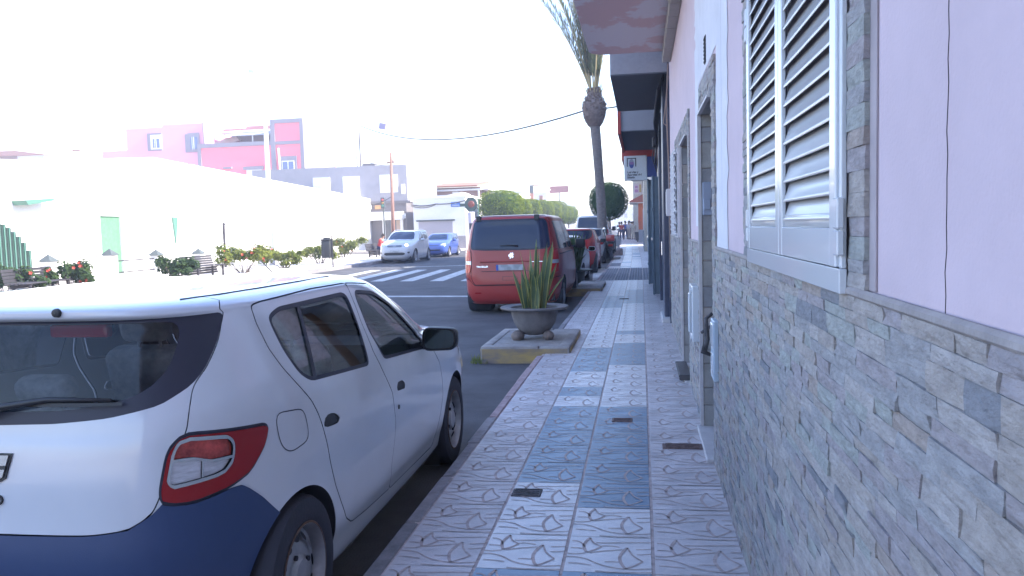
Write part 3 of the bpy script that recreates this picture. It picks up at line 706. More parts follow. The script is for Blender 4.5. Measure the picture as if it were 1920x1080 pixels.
# ---- the red van
VANL = [(.20, -.70, 3.90, .86, 7, 4), (.28, -.79, 4.02, .90, 7, 4), (.42, -.825, 4.10, .945, 7, 4), (.6, -.83, 4.12, .958, 7, 4), (.80, -.815, 4.05, .958, 8, 4), (.95, -.80, 3.95, .955, 8, 4),
        (1.1, -.785, 3.70, .945, 8, 4), (1.2, -.775, 3.35, .93, 8, 5), (1.5, -.735, 2.85, .865, 8, 5), (1.70, -.70, 2.5, .81, 8, 5), (1.80, -.69, 2.25, .78, 7, 5), (1.86, -.64, 2.0, .73, 6, 4), (1.89, -.45, 1.7, .60, 5, 4), (1.903, .1, 1.3, .38, 3, 3)]
def van(label, loc, rz, pm, sc, plate=True, group='parked cars', name='parked_van', glass=None, bump=None, dark=False):
    sx, sy, sz = sc; root = thing(name, label, 'van', loc, rz, group)
    B = Body([(z*sz, a*sy, b*sy, w*sx, n, n2) for z, a, b, w, n, n2 in VANL], 150, .035); bm = B.bm
    q = lambda P: [(a*sy, b*sz) for a, b in P]; qx = lambda P: [(a*sx, b*sz) for a, b in P]
    yw = (0.0, 3.27*sy); r = .33*sz
    arches(B, root, yw, r, r+.05, pm, xin=.5)
    gz = rounded(qx([(-.5, 1.815), (.74, 1.815), (.79, 1.74), (.835, 1.30), (.80, 1.245), (.5, 1.225), (-.5, 1.215)]), .06)
    pc = separate(bm, carve(bm, B.f_rear(gz, .3))); gl = separate(pc, carve(pc, lambda co: np.maximum(sdf_poly(B.rear(co), gz)+.03, co[:, 1]-.3)))
    emit('window_border', pc, M_SEAL, root, minfaces=3); offset(gl, -.004); emit('window', gl, glass or M_GLASSD, root, minfaces=3)
    for P in ([(-.42, 1.76), (.95, 1.77), (.95, 1.22), (-.44, 1.22)], [(1.02, 1.77), (1.95, 1.74), (2.0, 1.20), (1.02, 1.21)], [(2.09, 1.74), (2.32, 1.72), (2.98, 1.22), (2.12, 1.18)]):
        pc = separate(bm, carve(bm, B.f_side(rounded(q(P), .06)))); offset(pc, -.003); emit('window', pc, M_GLASSD, root, minfaces=3)
    ws = [(-.5, 1.2), (.72, 1.2), (.62, 1.78), (-.5, 1.80)]
    pc = separate(bm, carve(bm, lambda co: np.maximum(sdf_poly(np.c_[np.abs(co[:, 0])/sx, co[:, 2]/sz], ws), 1.9*sy-co[:, 1]))); emit('windscreen', pc, M_GLASSD, root, minfaces=3)
    TL = rounded(qx([(.80, 1.22), (1.10, 1.24), (1.14, 1.0), (1.11, .80), (.815, .79), (.785, .98)]), .035)
    tl = separate(bm, carve(bm, B.f_rear(TL, .3)))
    midf = lambda co: np.abs(co[:, 2]-.995*sz)-.035*sz
    md = separate(tl, carve(tl, midf)); offset(tl, .012); emit('tail_light', tl, M_REDV, root, minfaces=2); offset(md, .005); emit('reverse_lens', md, M_CLEAR, root, minfaces=2)
    gaps = bmesh.new()
    bp = q([(-2, .52), (3, .52)])
    def part(nm, fn, hw=.006, mt=None):
        pc = separate(bm, carve(bm, lambda co: fn(co)+hw)); o = emit(nm, pc, mt or pm, root, minfaces=6)
        g = separate(bm, carve(bm, lambda co: fn(co)-hw)); offset(g, -.012); me = bpy.data.meshes.new('t'); g.to_mesh(me); gaps.from_mesh(me); g.free(); return o
    part('bumper', lambda co: np.maximum(sdf_poly(B.rear(co), qx([(-1, .56), (.72, .56), (.86, .66), (1.0, .70), (1.35, .70), (1.5, .3), (1.5, .0), (-1, 0)])), co[:, 1]+.33*sy), mt=bump)
    part('tailgate', B.f_rear(qx([(-1, 1.88), (.80, 1.87), (.87, 1.75), (.88, 1.28), (.793, 1.215), (.778, .98), (.805, .70), (.72, .575), (-1, .575)]), .1))
    part('sliding_door', B.f_side(rounded(q([(.98, 1.82), (2.03, 1.80), (2.05, 1.1), (2.02, .36), (1.0, .36), (.75, .62), (.80, 1.0), (.98, 1.15)]), .04)))
    part('door', B.f_side(rounded(q([(2.05, 1.80), (2.36, 1.77), (3.05, 1.2), (3.0, .8), (2.7, .36), (2.04, .36)]), .04)))
    bm_obj('body', bm, pm, root); bm_obj('panel_gap', gaps, M_GAP, root); gaps.free()
    m = MB(); m.box(-.45*sx, .45*sx, -.6*sy, 3.9*sy, .22, .8*sz); m.box(-.85*sx, .85*sx, .45*sy, 2.8*sy, .24, .5); m.box(-.82*sx, .82*sx, -.66*sy, -.45*sy, .24, .45); m.build('cabin_floor', M_GAP, root)
    wheels(root, yw, r, .215, .83*sx, 28)
    for sg in (-1, 1): m = MB(); B.strip(m, q([(-.45, 1.13), (1.0, 1.13), (2.0, 1.12)]), .02, .004, sg=sg); m.build('slide_rail', M_SEAL, root)
    for sg in (-1, 1):
        mm = MB(); mm.rbox(sg*1.06*sx-.11, sg*1.06*sx+.11, 2.80*sy, 2.92*sy, 1.14*sz, 1.36*sz, .03); mm.tube([(sg*.86*sx, 2.9*sy, 1.18*sz), (sg*1.0*sx, 2.86*sy, 1.2*sz)], .03, 6); smooth_angle(mm.build('wing_mirror', M_BLACKP, root))
    return root, B
M_REDV = mat('lamp_red_bright', (0.55, 0.012, 0.015), 0.2, coat=0.3)
P_RED = paint('red', (0.37, 0.036, 0.032), 0.3, 0.2)
red_van, VB = van('red passenger van seen from behind, beyond the planter bowl with the tallest spiky leaves', (-2.47, 15.95, -.12), 0, P_RED, (1.01, 1, 1))
def van_details():
    r = red_van
    m = MB()
    p, n = VB.hit_rear(0, .92); m.rbox(-.26, .26, p.y-.02, p.y-.008, .845, .955, .003, 0, seg=1); m.rbox(-.26, -.215, p.y-.022, p.y-.019, .846, .954, .001, 1, seg=1)
    m.build('number_plate', [M_PLATE, M_PLATEB], r)
    m = MB(); m.rbox(-.58, .58, p.y-.012, p.y+.02, 1.00, 1.03, .008, seg=1); smooth_angle(m.build('handle_bar', P_RED, r))
    m = MB(); VB.strip(m, [(-.55, .83), (.55, .83)], .01, .002, 'rear'); m.build('crease_line', M_GAP, r); m = MB(); VB.strip(m, [(-.14, .66), (.14, .66), (.14, .73), (-.14, .73), (-.14, .66)], .006, .002, 'rear'); m.build('trim_line', M_GAP, r)
    lion = [(-.05, .01), (-.035, .035), (-.012, .03), (-.018, .06), (.015, .05), (.045, .066), (.03, .035), (.062, .03), (.03, .008), (.05, -.02), (.028, -.05), (.012, -.022), (-.008, -.052), (-.03, -.06), (-.018, -.026), (-.045, -.02)]
    rear_plate(r, VB, lion, 1.12, M_CHROME, 'badge', .003, .014, 0.03)
    rear_plate(r, VB, [(-.13, .006), (.13, .006), (.13, -.006), (-.13, -.006)], 1.0, M_CHROME, 'trim_bar', .03, .034, .56)
    on_rear(r, VB, -.53, .905, 'TRAVELLER', .045, M_CHROME)
    pts = []
    for x_, z_ in ((.16, 1.30), (.02, 1.315), (-.18, 1.31)):
        q_, n_ = VB.hit_rear(x_, z_); pts.append(q_+n_*.03)
    w_ = MB(); w_.tube(pts, [.022, .014, .008], 6); w_.build('wiper', M_BLACKP, r, True)
    for x_ in (-.60, .52):
        q_, n_ = VB.hit_rear(x_, 1.80); h_ = MB(); h_.rbox(x_-.05, x_+.05, q_.y-.02, q_.y+.06, 1.775, 1.885, .015); h_.build('hinge_cover', P_RED if 0 else M_BLACKP, r)
    for sg in (-1, 1): rear_plate(r, VB, [(-.06, .012), (.06, .012), (.06, -.012), (-.06, -.012)], .42, M_RED, 'reflector', .004, .012, sg*.62)
van_details()

# ---- the rest of the row
P_SILVER = paint('silver', (0.45, 0.46, 0.48), 0.25, 0.5); P_CAR_RED = paint('bright_red', (0.40, 0.022, 0.022), 0.25, 0.5)
P_VANW = paint('van_white', (0.60, 0.61, 0.63), 0.35, 0.3); P_BLUE = paint('blue', (0.06, 0.10, 0.33), 0.2, 0.6); P_SUV = paint('suv_white', (0.50, 0.51, 0.54), 0.2, 0.5)
hatchback('small white car half hidden between the red van and the bright red hatchback', (-2.42+bend(23), 22.6, -.12), 0, P_VANW, (.98, .95, .955))
hatchback('bright red hatchback with dark lower bumper, parked behind the palm trunk on the pavement side', (-2.36+bend(28), 28.4, -.12), 0, P_CAR_RED, (1.0, 1.0, 1.08), bump_mat=P_CAR_RED)
hatchback('silver car just ahead of the bright red hatchback, little but its roof showing', (-2.35+bend(35), 35.5, -.12), 0, P_SILVER, (1.0, 1.02, 1.06))
van('tall white delivery van parked beyond the palm tree', (-2.55+bend(45), 45.4, -.12), 0, P_VANW, (1.02, 1.1, 1.15))

# ---- oncoming side: white SUV and blue car
FRONT_SUV = {'head': [(.40, .72), (.60, .73), (.93, .80), (.98, .87), (.70, .86), (.42, .80)],
             'pieces': [([(-.5, .715), (.395, .715), (.41, .80), (-.5, .80)], M_BLACKP, 'grille'), ([(-.5, .36), (.50, .36), (.58, .44), (.5, .48), (-.5, .48)], M_BLACKP, 'air_intake'), ([(.66, .42), (.92, .44), (.92, .52), (.68, .50)], M_BLACKP, 'fog_light')]}
suv, SB = hatchback('white SUV parked facing the camera by the far kerb, one headlight shining', (-12.33, 43.0, -.12), PI, P_SUV, (1.04, 1.02, 1.15), front=FRONT_SUV, interior=False)
M_LAMPLIT = mat('lamp_lit', (0.9, 0.88, 0.8), 0.3)
M_LAMPLIT.node_tree.nodes['Principled BSDF'].inputs['Emission Color'].default_value = (1, .97, .88, 1); M_LAMPLIT.node_tree.nodes['Principled BSDF'].inputs['Emission Strength'].default_value = 1.5
def suv_details():
    p, n = SB.hit_front(-.60, .905); m = MB()
    m.lathe([(.085, -.02), (.08, .012), (.04, .03), (.001, .034)], 16, M=basis((1, 0, 0), (0, 0, 1), p) @ Matrix.Rotation(PI, 4, 'Y')); m.build('headlight_bulb', M_LAMPLIT, suv, True)
    p, n = SB.hit_front(0, .62); m = MB(); m.rbox(-.26, .26, p.y+.004, p.y+.02, .56, .665, .003, seg=1); m.build('number_plate', M_PLATE, suv)
    m = MB()
    for z_ in (.845, .885, .918): SB.strip(m, [(-.40, z_), (.40, z_)], .012, .006, 'front')
    m.build('chrome_bar', M_CHROME, suv)
    p, n = SB.hit_front(0, .875); m = MB(); T_ = basis((1, 0, 0), (0, 0, 1), p+Vector((0, .02, 0))) @ Matrix.Rotation(0, 4, 'Y')
    ring = [T_ @ Vector((.06*math.cos(a), .06*math.sin(a), 0)) for a in np.linspace(0, 2*PI, 21)]; m.tube(ring, .007, 6)
    for P in ([(-.035, .045), (-.016, .0), (0, .035)], [(.035, .045), (.016, .0), (0, .035)], [(-.05, .02), (-.026, -.045), (0, .0), (.026, -.045), (.05, .02)]): m.tube([T_ @ Vector((a, b, 0)) for a, b in P], .006, 6)
    m.build('badge', M_CHROME, suv, True)
    for sg in (-1, 1):
        m = MB(); m.tube([(sg*.60, .0, 1.665), (sg*.62, .5, 1.70), (sg*.62, 1.2, 1.68), (sg*.60, 1.5, 1.60)], .018, 6); m.build('roof_rail', M_SILVERM, suv, True)
M_SILVERM = mat('rail_silver', (0.5, 0.5, 0.52), 0.3, metal=0.8)
suv_details()
FRONT_B = {'head': [(.42, .70), (.88, .74), (.98, .86), (.62, .84), (.45, .76)], 'pieces': [([(-.5, .40), (.45, .40), (.5, .48), (-.5, .48)], M_BLACKP, 'air_intake'), ([(-.5, .71), (.40, .71), (.42, .76), (-.5, .76)], M_BLACKP, 'grille')]}
hatchback('dark blue hatchback parked behind the white SUV', (-12.3, 50.4, -.12), PI, P_BLUE, (.98, .95, .99), front=FRONT_B)

# far row of small cars under the clipped trees
far = None
for i, (x, y, lab, pm) in enumerate(((-10.6, 92, 'pale silver car far down the street, nearest of those under the clipped trees', P_SILVER), (-10.9, 99, 'white car far down the street, in the middle of three under the trees', P_VANW), (-11.2, 106, 'small white car far down the street, farthest of those under the trees', P_VANW))):
    hatchback(lab, (x, y, -.12), PI, pm, (1, 1, 1), doors=False, group='cars far down the street')
# ------------------------------------------------------------------ the pink house on the right
M_PINK = mat('pink_render', (0.60, 0.49, 0.53), 0.9, var=0.05, scale=3, bump=0.15, bscale=120)
M_WHITEPATCH = mat('bare_plaster', (0.66, 0.66, 0.70), 0.9, var=0.05, scale=5, bump=0.2)
M_STONE = [mat('ledgestone_%s' % n, c, 0.88, var=0.2, scale=26, bump=0.8, bscale=60, stretch=(1, .6, 1.5)) for n, c in
           (('grey', (0.299, 0.294, 0.296)), ('buff', (0.333, 0.303, 0.280)), ('pale', (0.356, 0.333, 0.319)), ('green', (0.311, 0.322, 0.303)), ('mauve', (0.305, 0.277, 0.282)), ('slate', (0.209, 0.215, 0.232)), ('rust', (0.322, 0.277, 0.249)))]
M_GROUT = mat('stone_backing', (0.20, 0.18, 0.17), 0.95)
M_REVEAL = [mat('reveal_%s' % n, c, 0.85, var=0.14, scale=8, bump=0.3) for n, c in (('a', (.36, .36, .35)), ('b', (.30, .31, .33)), ('c', (.41, .38, .36)))]
M_BEAD = mat('bead_white', (0.58, 0.57, 0.58), 0.7, var=.08)
M_ALU = mat('shutter_white', (0.64, 0.67, 0.70), 0.22, coat=0.4)
M_ALUG = mat('shutter_slat', (0.50, 0.495, 0.49), 0.3, coat=0.3)
M_MARBLE = mat('sill_marble', (0.52, 0.50, 0.50), 0.5, var=.1)
M_SOFFIT = mat('peeling_soffit', (0.60, 0.43, 0.43), 0.95, col2=(0.64, 0.59, 0.61), scale=1.3, detail=4, stretch=(1.3, .75, 1), bump=0.1, sharp=True)
M_TRUNKING = mat('trunking', (0.36, 0.34, 0.32), 0.6, var=.08, scale=4)
XW = 0.45
def stones(m, y0, y1, z0, z1, x=XW, seed=1, hmin=.026, hmax=.050, lmin=.10, lmax=.28, axis='x'):
    """courses of split stone, each stone with its own uneven face, proud of the wall by 1 to 4 cm"""
    r = random.Random(seed); z = z0
    wts = [0, 0, 0, 0, 1, 1, 1, 2, 2, 3, 3, 4, 4, 4, 5, 6]
    while z < z1-.005:
        h = r.uniform(hmin, hmax)
        if z+h > z1-.018: h = z1-z
        y = y0
        while y < y1-.002:
            L = r.uniform(lmin, lmax)
            if y+L > y1-.06: L = y1-y
            hs = [(z, z+h)] if (h < .04 or r.random() < .8) else [(z, z+h*.48), (z+h*.48, z+h)]
            for a, b in hs:
                base = r.uniform(.0125, .0175); ty, tz = r.uniform(-.004, .004), r.uniform(-.003, .003); nu, nv = 3, 2; vs = []; mi = r.choice(wts)
                rough = r.choice((.0008, .0012, .0016, .003))
                for i in range(nu+1):
                    for j in range(nv+1):
                        u, v_ = i/nu, j/nv; d = base+ty*(u-.5)+tz*(v_-.5)+r.uniform(-rough, rough)
                        if i in (0, nu) or j in (0, nv): d -= r.uniform(.0, .0018)
                        vs.append((x-d, y+.0005+u*(L-.001), a+.0004+v_*(b-a-.0008)))
                fs = [(i*(nv+1)+j, i*(nv+1)+j+1, (i+1)*(nv+1)+j+1, (i+1)*(nv+1)+j) for i in range(nu) for j in range(nv)]
                rim = [i*(nv+1) for i in range(nu+1)]+[nu*(nv+1)+j for j in range(1, nv+1)]+[i*(nv+1)+nv for i in range(nu-1, -1, -1)]+[j for j in range(nv-1, 0, -1)]
                n0 = len(vs); vs += [(x+.002, vs[k][1], vs[k][2]) for k in rim]; k_ = len(rim)
                fs += [(rim[k], rim[(k+1) % k_], n0+(k+1) % k_, n0+k) for k in range(k_)]
                m.add(vs, fs, mi)
            y += L
        z += h
house = thing('pink_house', 'pink rendered house with rough grey stone cladding and a louvred white window', 'house', (0, 0, 0))
ZT = 1.365
# render above and around the openings: doors at y 5.2-6.1 and 7.8-8.9, lattice window 9.2-10.4
m = MB()
def wallrun(y0, y1, z0, z1, mi=0): m.box(XW, XW+.35, y0, y1, z0, z1, mi)
wallrun(-9, 5.2, -.2, 4.0); wallrun(5.2, 6.1, 2.32, 4.0); wallrun(6.1, 7.8, -.2, 4.0); wallrun(7.8, 8.9, 2.36, 4.0); wallrun(8.9, 9.2, -.2, 4.0)
wallrun(9.2, 10.4, -.2, ZT); wallrun(9.2, 10.4, 2.36, 4.0); wallrun(10.4, 12.6, -.2, 4.0)
m.build('wall', M_PINK, house)
m = MB(); m.box(XW+.36, 9, -9, 12.6, -.2, 4.0); m.box(XW+.02, 9, -9, 12.58, 4.0, 6.9); m.build('rear_rooms', mat('room_dark', (0.05, 0.05, 0.055), 0.9), house)
# bare and repainted patches
m = MB(); r_ = random.Random(5)
pk = [0]
def patch(y0, y1, z0, z1, x=XW-.003, jag=.03, n=26):
    pk[0] += 1; x = XW-.002-.0007*pk[0]
    L_ = [(y0+r_.uniform(-jag, jag), z0+(z1-z0)*i/n) for i in range(n+1)]; R_ = [(y1+r_.uniform(-jag, jag), z0+(z1-z0)*i/n) for i in range(n+1)]
    vs = [(x, a, b) for a, b in L_]+[(x, a, b) for a, b in R_]; k = n+1
    m.add(vs, [(i, i+1, k+i+1, k+i) for i in range(n)])
patch(4.35, 4.99, ZT+.01, 3.2, jag=.05); patch(4.86, 6.75, 2.56, 3.3, jag=.08); patch(5.2, 6.6, 3.1, 3.96, jag=.1); patch(6.33, 6.8, 1.5, 2.9, jag=.04)
m.build('repaired_patch', M_WHITEPATCH, house)
# crack in the render
m = MB(); pts = []; zz = ZT+.01
yy = 1.30
while zz < 3.98: pts.append((yy, zz)); zz += .035; yy = 1.30+r_.uniform(-.0035, .0035)
m.tube([(XW-.0002, a, b) for a, b in pts], .0009, 5, cap=False)
m.add([(XW-.0068, 4.62, 1.6), (XW-.0068, 4.624, 1.6), (XW-.0068, 4.624, 3.9), (XW-.0068, 4.62, 3.9)], [(0, 1, 2, 3)])
m.build('crack', mat('crack', (0.035, 0.025, 0.025), 1), house)
# stone cladding
m = MB(); m.box(XW-.004, XW-.001, -2, 5.19, .0, ZT-.02, 7); m.box(XW-.004, XW-.001, 6.11, 7.79, 0, ZT-.02, 7); m.box(XW-.004, XW-.001, 8.91, 12.58, 0, ZT-.02, 7)
stones(m, -.6, 5.2, 0, ZT, seed=3); stones(m, 6.1, 7.8, 0, ZT, seed=4); stones(m, 8.9, 12.6, 0, ZT, seed=5, hmin=.03, hmax=.06)
m.build('stone_base', M_STONE+[M_GROUT], house)
m = MB(); m.rbox(XW-.018, XW-.0005, -1.6, 5.0, ZT-.001, ZT+.02, .006, seg=1); m.rbox(XW-.018, XW-.0005, 6.33, 7.55, ZT-.001, ZT+.02, .006, seg=1)
m.build('stone_ledge', mat('mortar', (.34, .31, .30), .95, var=.15, bump=.4), house)
# stone around the window and the doors
m = MB(); m.box(XW-.004, XW-.001, 1.655, 3.66, ZT+.021, 2.86, 7)
stones(m, 1.70, 1.832, ZT+.02, 2.78, seed=8, lmin=.2, lmax=.3); stones(m, 3.37, 3.62, ZT+.02, 2.78, seed=9, lmin=.2, lmax=.3); stones(m, 1.70, 3.62, 2.66, 2.86, seed=10)
m.build('window_surround', M_STONE+[mat('mortar_pale', (.40, .35, .36), .95, var=.1)], house)
for a, b, zt in ((5.2, 6.1, 2.32), (7.8, 8.9, 2.36)):
    m = MB()
    stones(m, a-.2, a, ZT if 1 else 0, zt+.2, seed=int(a*10), lmin=.2, lmax=.3)
    if a < 7: stones(m, b, b+.2, ZT, zt+.2, seed=int(a*10)+1, lmin=.2, lmax=.3)
    stones(m, a, b, zt+.002, zt+.2, seed=int(a*10)+2); m.build('door_surround', M_STONE+[M_GROUT], house)
m = MB(); stones(m, 8.9, 10.6, 2.362, 2.56, seed=99); stones(m, 10.4, 10.6, ZT, 2.36, seed=98, lmin=.2, lmax=.3); m.build('window_surround', M_STONE+[M_GROUT], house)
# reveals of flat stone, with a pale bead on the outer corners
for a, b, zt in ((5.2, 6.1, 2.32), (7.8, 8.9, 2.36)):
    m = MB(); z = 0; r = random.Random(int(b*7)); m2 = MB()
    while z < zt-.02:
        h = min(r.uniform(.10, .22), zt-z)
        m.rbox(XW-.012, XW+.34, b-.018, b-.001, z+.002, z+h-.002, .004, r.choice([0, 0, 1, 2]), seg=1); m.rbox(XW-.012, XW+.34, a+.001, a+.018, z+.002, z+h-.002, .004, r.choice([0, 0, 1, 2]), seg=1); z += h
    m.box(XW-.012, XW+.34, a+.02, b-.02, zt-.015, zt-.002, 0); m.build('door_reveal', M_REVEAL, house)
    m2.box(XW-.038, XW-.0125, b-.026, b-.004, .0, zt, 0); m2.box(XW-.038, XW-.0125, a+.02, b-.026, zt-.018, zt, 0)
    m2.build('corner_bead', M_BEAD, house)
    d = MB(); d.rbox(XW+.30, XW+.345, a+.02, b-.02, .02, zt-.02, .01, seg=1); p_ = d
    for z0, z1 in ((.15, .95), (1.1, 2.1)): d.rbox(XW+.285, XW+.30, a+.14, b-.14, z0, z1, .006, seg=1)
    do = d.build('door', mat('door_wood', (.16, .08, .045), .5, var=.25, scale=6, stretch=(8, 8, 1)), house)
    h_ = MB(); h_.tube([(XW+.27, a+.12, .98), (XW+.27, a+.12, 1.14)], .012, 8); h_.build('handle', M_CHROME, do)
    s_ = MB(); s_.rbox(XW-.06, XW+.30, a-.0 if a < 7 else a+.02, b, -.02, .022, .006, seg=1); s_.build('threshold', M_MARBLE, house)
m = MB(); m.rbox(XW-.11, XW-.0, 7.85, 8.65, .024, .075, .006, seg=1); m.box(XW-.115, XW-.11, 7.85, 8.65, .055, .07, 0); m.build('door_step', mat('step_dark', (.09, .085, .09), .35, metal=.2), house)
# louvred shutters
def shutter(y0, y1, hy):
    z0, z1 = 1.424, 2.62; x0, x1 = .417, .431; fw = .055
    f = MB(); f.rbox(x0, x1, y0, y0+fw, z0, z1, .003, seg=1); f.rbox(x0, x1, y1-fw, y1, z0, z1, .003, seg=1); f.rbox(x0+.001, x1-.001, y0+fw, y1-fw, z0, z0+.085, .003, seg=1); f.rbox(x0+.001, x1-.001, y0+fw, y1-fw, z1-.08, z1, .003, seg=1)
    o = smooth_angle(f.build('shutter', M_ALU, house))
    s = MB(); z = z0+.125
    s.rbox(x0+.008, x0+.013, y0+fw, y1-fw, z0+.085, z0+.12, .002, seg=1)
    while z < z1-.09:
        # one blade: a rounded, tilted profile with upturned lip
        prof = [(.0015, .000), (.0005, .004), (.0010, .0075), (.0035, .010), (.0215, .061), (.0245, .061), (.0085, .010), (.0065, .003), (.0045, .0005)]
        prof = [(x0+.004+a, z+b-.022) for a, b in prof]
        n = len(prof); vs = [(a, y0+fw+.010, b) for a, b in prof]+[(a, y1-fw-.003, b) for a, b in prof]
        s.add(vs, [(i, (i+1) % n, n+(i+1) % n, n+i) for i in range(n)]+[tuple(range(n)), tuple(range(2*n-1, n-1, -1))])
        # blade's own thin dark nib at each end
        z += .056
    smooth_angle(s.build('slat', M_ALUG, o), 50)
    b = MB(); b.box(.4468, .4490, y0+fw, y1-fw, z0+.08, z1-.08); b.build('backing', M_GAP, o)
    for zc in (1.50, 2.28):
        h = MB(); h.rbox(x0-.004, x0+.012, hy-.022, hy+.022, zc-.05, zc+.004, .003, seg=1); h.rbox(x0-.004, x0+.012, hy-.022, hy+.022, zc+.008, zc+.075, .003, seg=1); smooth_angle(h.build('hinge', M_ALU, o))
shutter(1.862, 2.598, 1.848); shutter(2.604, 3.342, 3.357)
m = MB(); m.rbox(.419, .436, 1.832, 3.37, 1.367, 1.421, .002, seg=1); m.rbox(.424, .436, 1.836, 1.859, 1.422, 2.66, .002, seg=1); m.rbox(.424, .436, 3.345, 3.368, 1.422, 2.66, .002, seg=1); m.rbox(.424, .436, 1.859, 3.345, 2.623, 2.66, .002, seg=1)
smooth_angle(m.build('window_frame', M_ALU, house))
# lattice window
m = MB(); y = 9.24
lat = MB()
for i in range(10):
    for j in range(15):
        cy, cz = 9.26+i*.12, 1.42+j*.064
        for s_ in (-1, 1):
            lat.tube([(XW-.06-.02*((i+j) % 2), cy-.06, cz-.032*s_), (XW-.06-.02*((i+j+1) % 2), cy+.06, cz+.032*s_)], .008, 5, cap=False)
g = MB(); g.box(XW+.05, XW+.07, 9.2, 10.4, ZT, 2.36); wo = g.build('window', M_GAP, house)
f = MB()
for a, b, c, d in ((9.2, 9.25, ZT, 2.36), (10.35, 10.4, ZT, 2.36), (9.25, 10.35, ZT, ZT+.05), (9.25, 10.35, 2.31, 2.36)): f.rbox(XW-.05, XW+.03, a, b, c, d, .005, seg=1)
f.build('frame', M_BEAD, wo)
lat.build('window_grille', mat('grille_white', (.58, .58, .60), .5), house)
# balcony slab with peeling soffit, rounded far corner
m = MB(); zs0, zs1 = 3.93, 4.2
pl = [(XW, -9), (XW, 11.75), (-.42, 11.75)]+[(-.42-.26*math.sin(t), 11.49+.26*math.cos(t)) for t in np.linspace(0.2, PI/2, 6)]+[(-.68, -9)]
m.prism(pl, zs0, zs1, lambda a, b, d: (a, b, d)); m.build('balcony_slab', M_SOFFIT, house)
m = MB(); pl2 = [(a+.04 if a < 0 else a, b-.04 if b > 0 else b) for a, b in pl]; m.prism(pl2, 4.2, 5.1, lambda a, b, d: (a, b, d)); m.build('balcony_wall', M_PINK, house)
m = MB(); m.rbox(.33, .449, -3, 11.9, 3.80, 3.926, .012)
for y in np.arange(.5, 11.8, .55): m.box(.326, .33, y, y+.03, 3.80, 3.927); m.box(.33, .449, y, y+.03, 3.796, 3.80)
m.build('cable_trunking', M_TRUNKING, house)
m = MB(); m.box(XW-.006, XW-.003, 5.66, 5.78, 2.6, 2.78); 
for z in np.arange(2.61, 2.78, .025): m.box(XW-.012, XW-.006, 5.66, 5.78, z, z+.012)
m.build('air_vent', M_GAP, house)
# fittings on the wall
box = thing('letter_box', 'white letter box with dark slot on the stone wall between the two house doors', 'letter box', (XW-.03, 6.66, .81))
m = MB()
for a, b, c, d in ((-.19, -.14, -.22, .22), (.14, .19, -.22, .22), (-.14, .14, .17, .22), (-.14, .14, -.22, -.17)): m.rbox(-.035, .03, a, b, c, d, .006, seg=1)
m.build('frame', M_ALU, box); m = MB(); m.box(.0, .02, -.14, .14, -.17, .17); m.build('slot', M_GAP, box)
m = MB(); m.rbox(-.05, -.012, .02, .12, -.17, .15, .006, seg=1); m.build('flap', M_ALU, box)
box = thing('electric_meter', 'pale blue meter panel set flush in the stone wall before the nearer door', 'panel', (XW-.03, 4.93, .77))
m = MB(); m.rbox(-.012, .02, -.10, .10, -.18, .18, .006, seg=1); m.build('door_plate', mat('meter_blue', (.42, .50, .58), .4), box); m = MB(); m.rbox(-.018, -.011, -.08, .08, .02, .16, .005, seg=1); m.rbox(-.016, -.011, -.07, .07, -.15, -.02, .005, seg=1); m.build('cover', M_ALU, box)
m = MB(); m.tube([(XW-.02, 5.17, .96), (XW-.06, 5.16, .93), (XW-.055, 5.15, .80), (XW-.075, 5.15, .72), (XW-.03, 5.15, .70)], [.012, .014, .018, .022, .01], 8); m.tube([(XW-.03, 5.17, .88), (XW-.09, 5.16, .84)], .01, 6)
tag(m.build('boot_scraper', M_IRON, None, True), 'dark iron hook on the stone corner of the nearer house door', 'hook')
m = MB(); m.rbox(XW-.006, XW+.06, 6.06, 6.082, 1.58, 1.82, .005, seg=1); m.rbox(XW+.0, XW+.05, 6.05, 6.06, 1.62, 1.70, .003, seg=1); tag(m.build('intercom', mat('intercom_blue', (.30, .36, .48), .4)), 'small blue grey intercom inside the reveal of the nearer house door', 'intercom')
m = MB(); m.rbox(XW-.10, XW-.001, 11.35, 11.62, 1.63, 2.0, .008); m.rbox(XW-.105, XW-.1, 11.38, 11.59, 1.66, 1.97, .003, seg=1); tag(m.build('meter_box', mat('box_cream', (.55, .54, .55), .5)), 'plain pale meter box sticking out of the wall past the white lattice', 'meter box')
m = MB(); m.tube([(XW-.02, 12.5, 3.9), (XW-.05, 12.52, 3.2), (XW-.02, 12.54, 2.2), (XW-.02, 12.55, .4)], .012, 6); m.tube([(XW-.02, 12.42, 3.7), (XW-.10, 12.3, 3.0), (XW-.06, 12.2, 2.95)], .007, 5); tag(m.build('downpipe', mat('pipe_brown', (.30, .22, .18), .7), None, True), 'thin brown cable pipe down the far edge of the pink house', 'pipe')

# ------------------------------------------------------------------ navy and grey building next door
M_NAVY = mat('navy_tile', (0.045, 0.055, 0.095), 0.35, var=.3, scale=6)
M_GREYR = mat('balcony_grey', (0.34, 0.34, 0.37), 0.9, var=.06, scale=30, bump=.2)
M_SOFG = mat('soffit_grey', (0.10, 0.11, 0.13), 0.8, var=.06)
M_REDP = mat('balcony_red', (0.45, 0.07, 0.06), 0.7, var=.08)
M_SHUT = mat('door_bluegrey', (0.12, 0.17, 0.22), 0.45, var=.15, scale=4, metal=.2)
M_BEIGE = mat('beige_render', (0.42, 0.39, 0.36), 0.9, var=.1)
M_GLD = mat('shop_glass', (0.05, 0.06, 0.08), 0.08, spec=.7)
shop = thing('grey_building', 'dark tiled building with overhanging grey balconies edged in red', 'building', (0, 0, 0))
m = MB(); m.box(.42, 9, 12.6, 26, -.2, 7.6); m.build('wall', M_NAVY, shop)
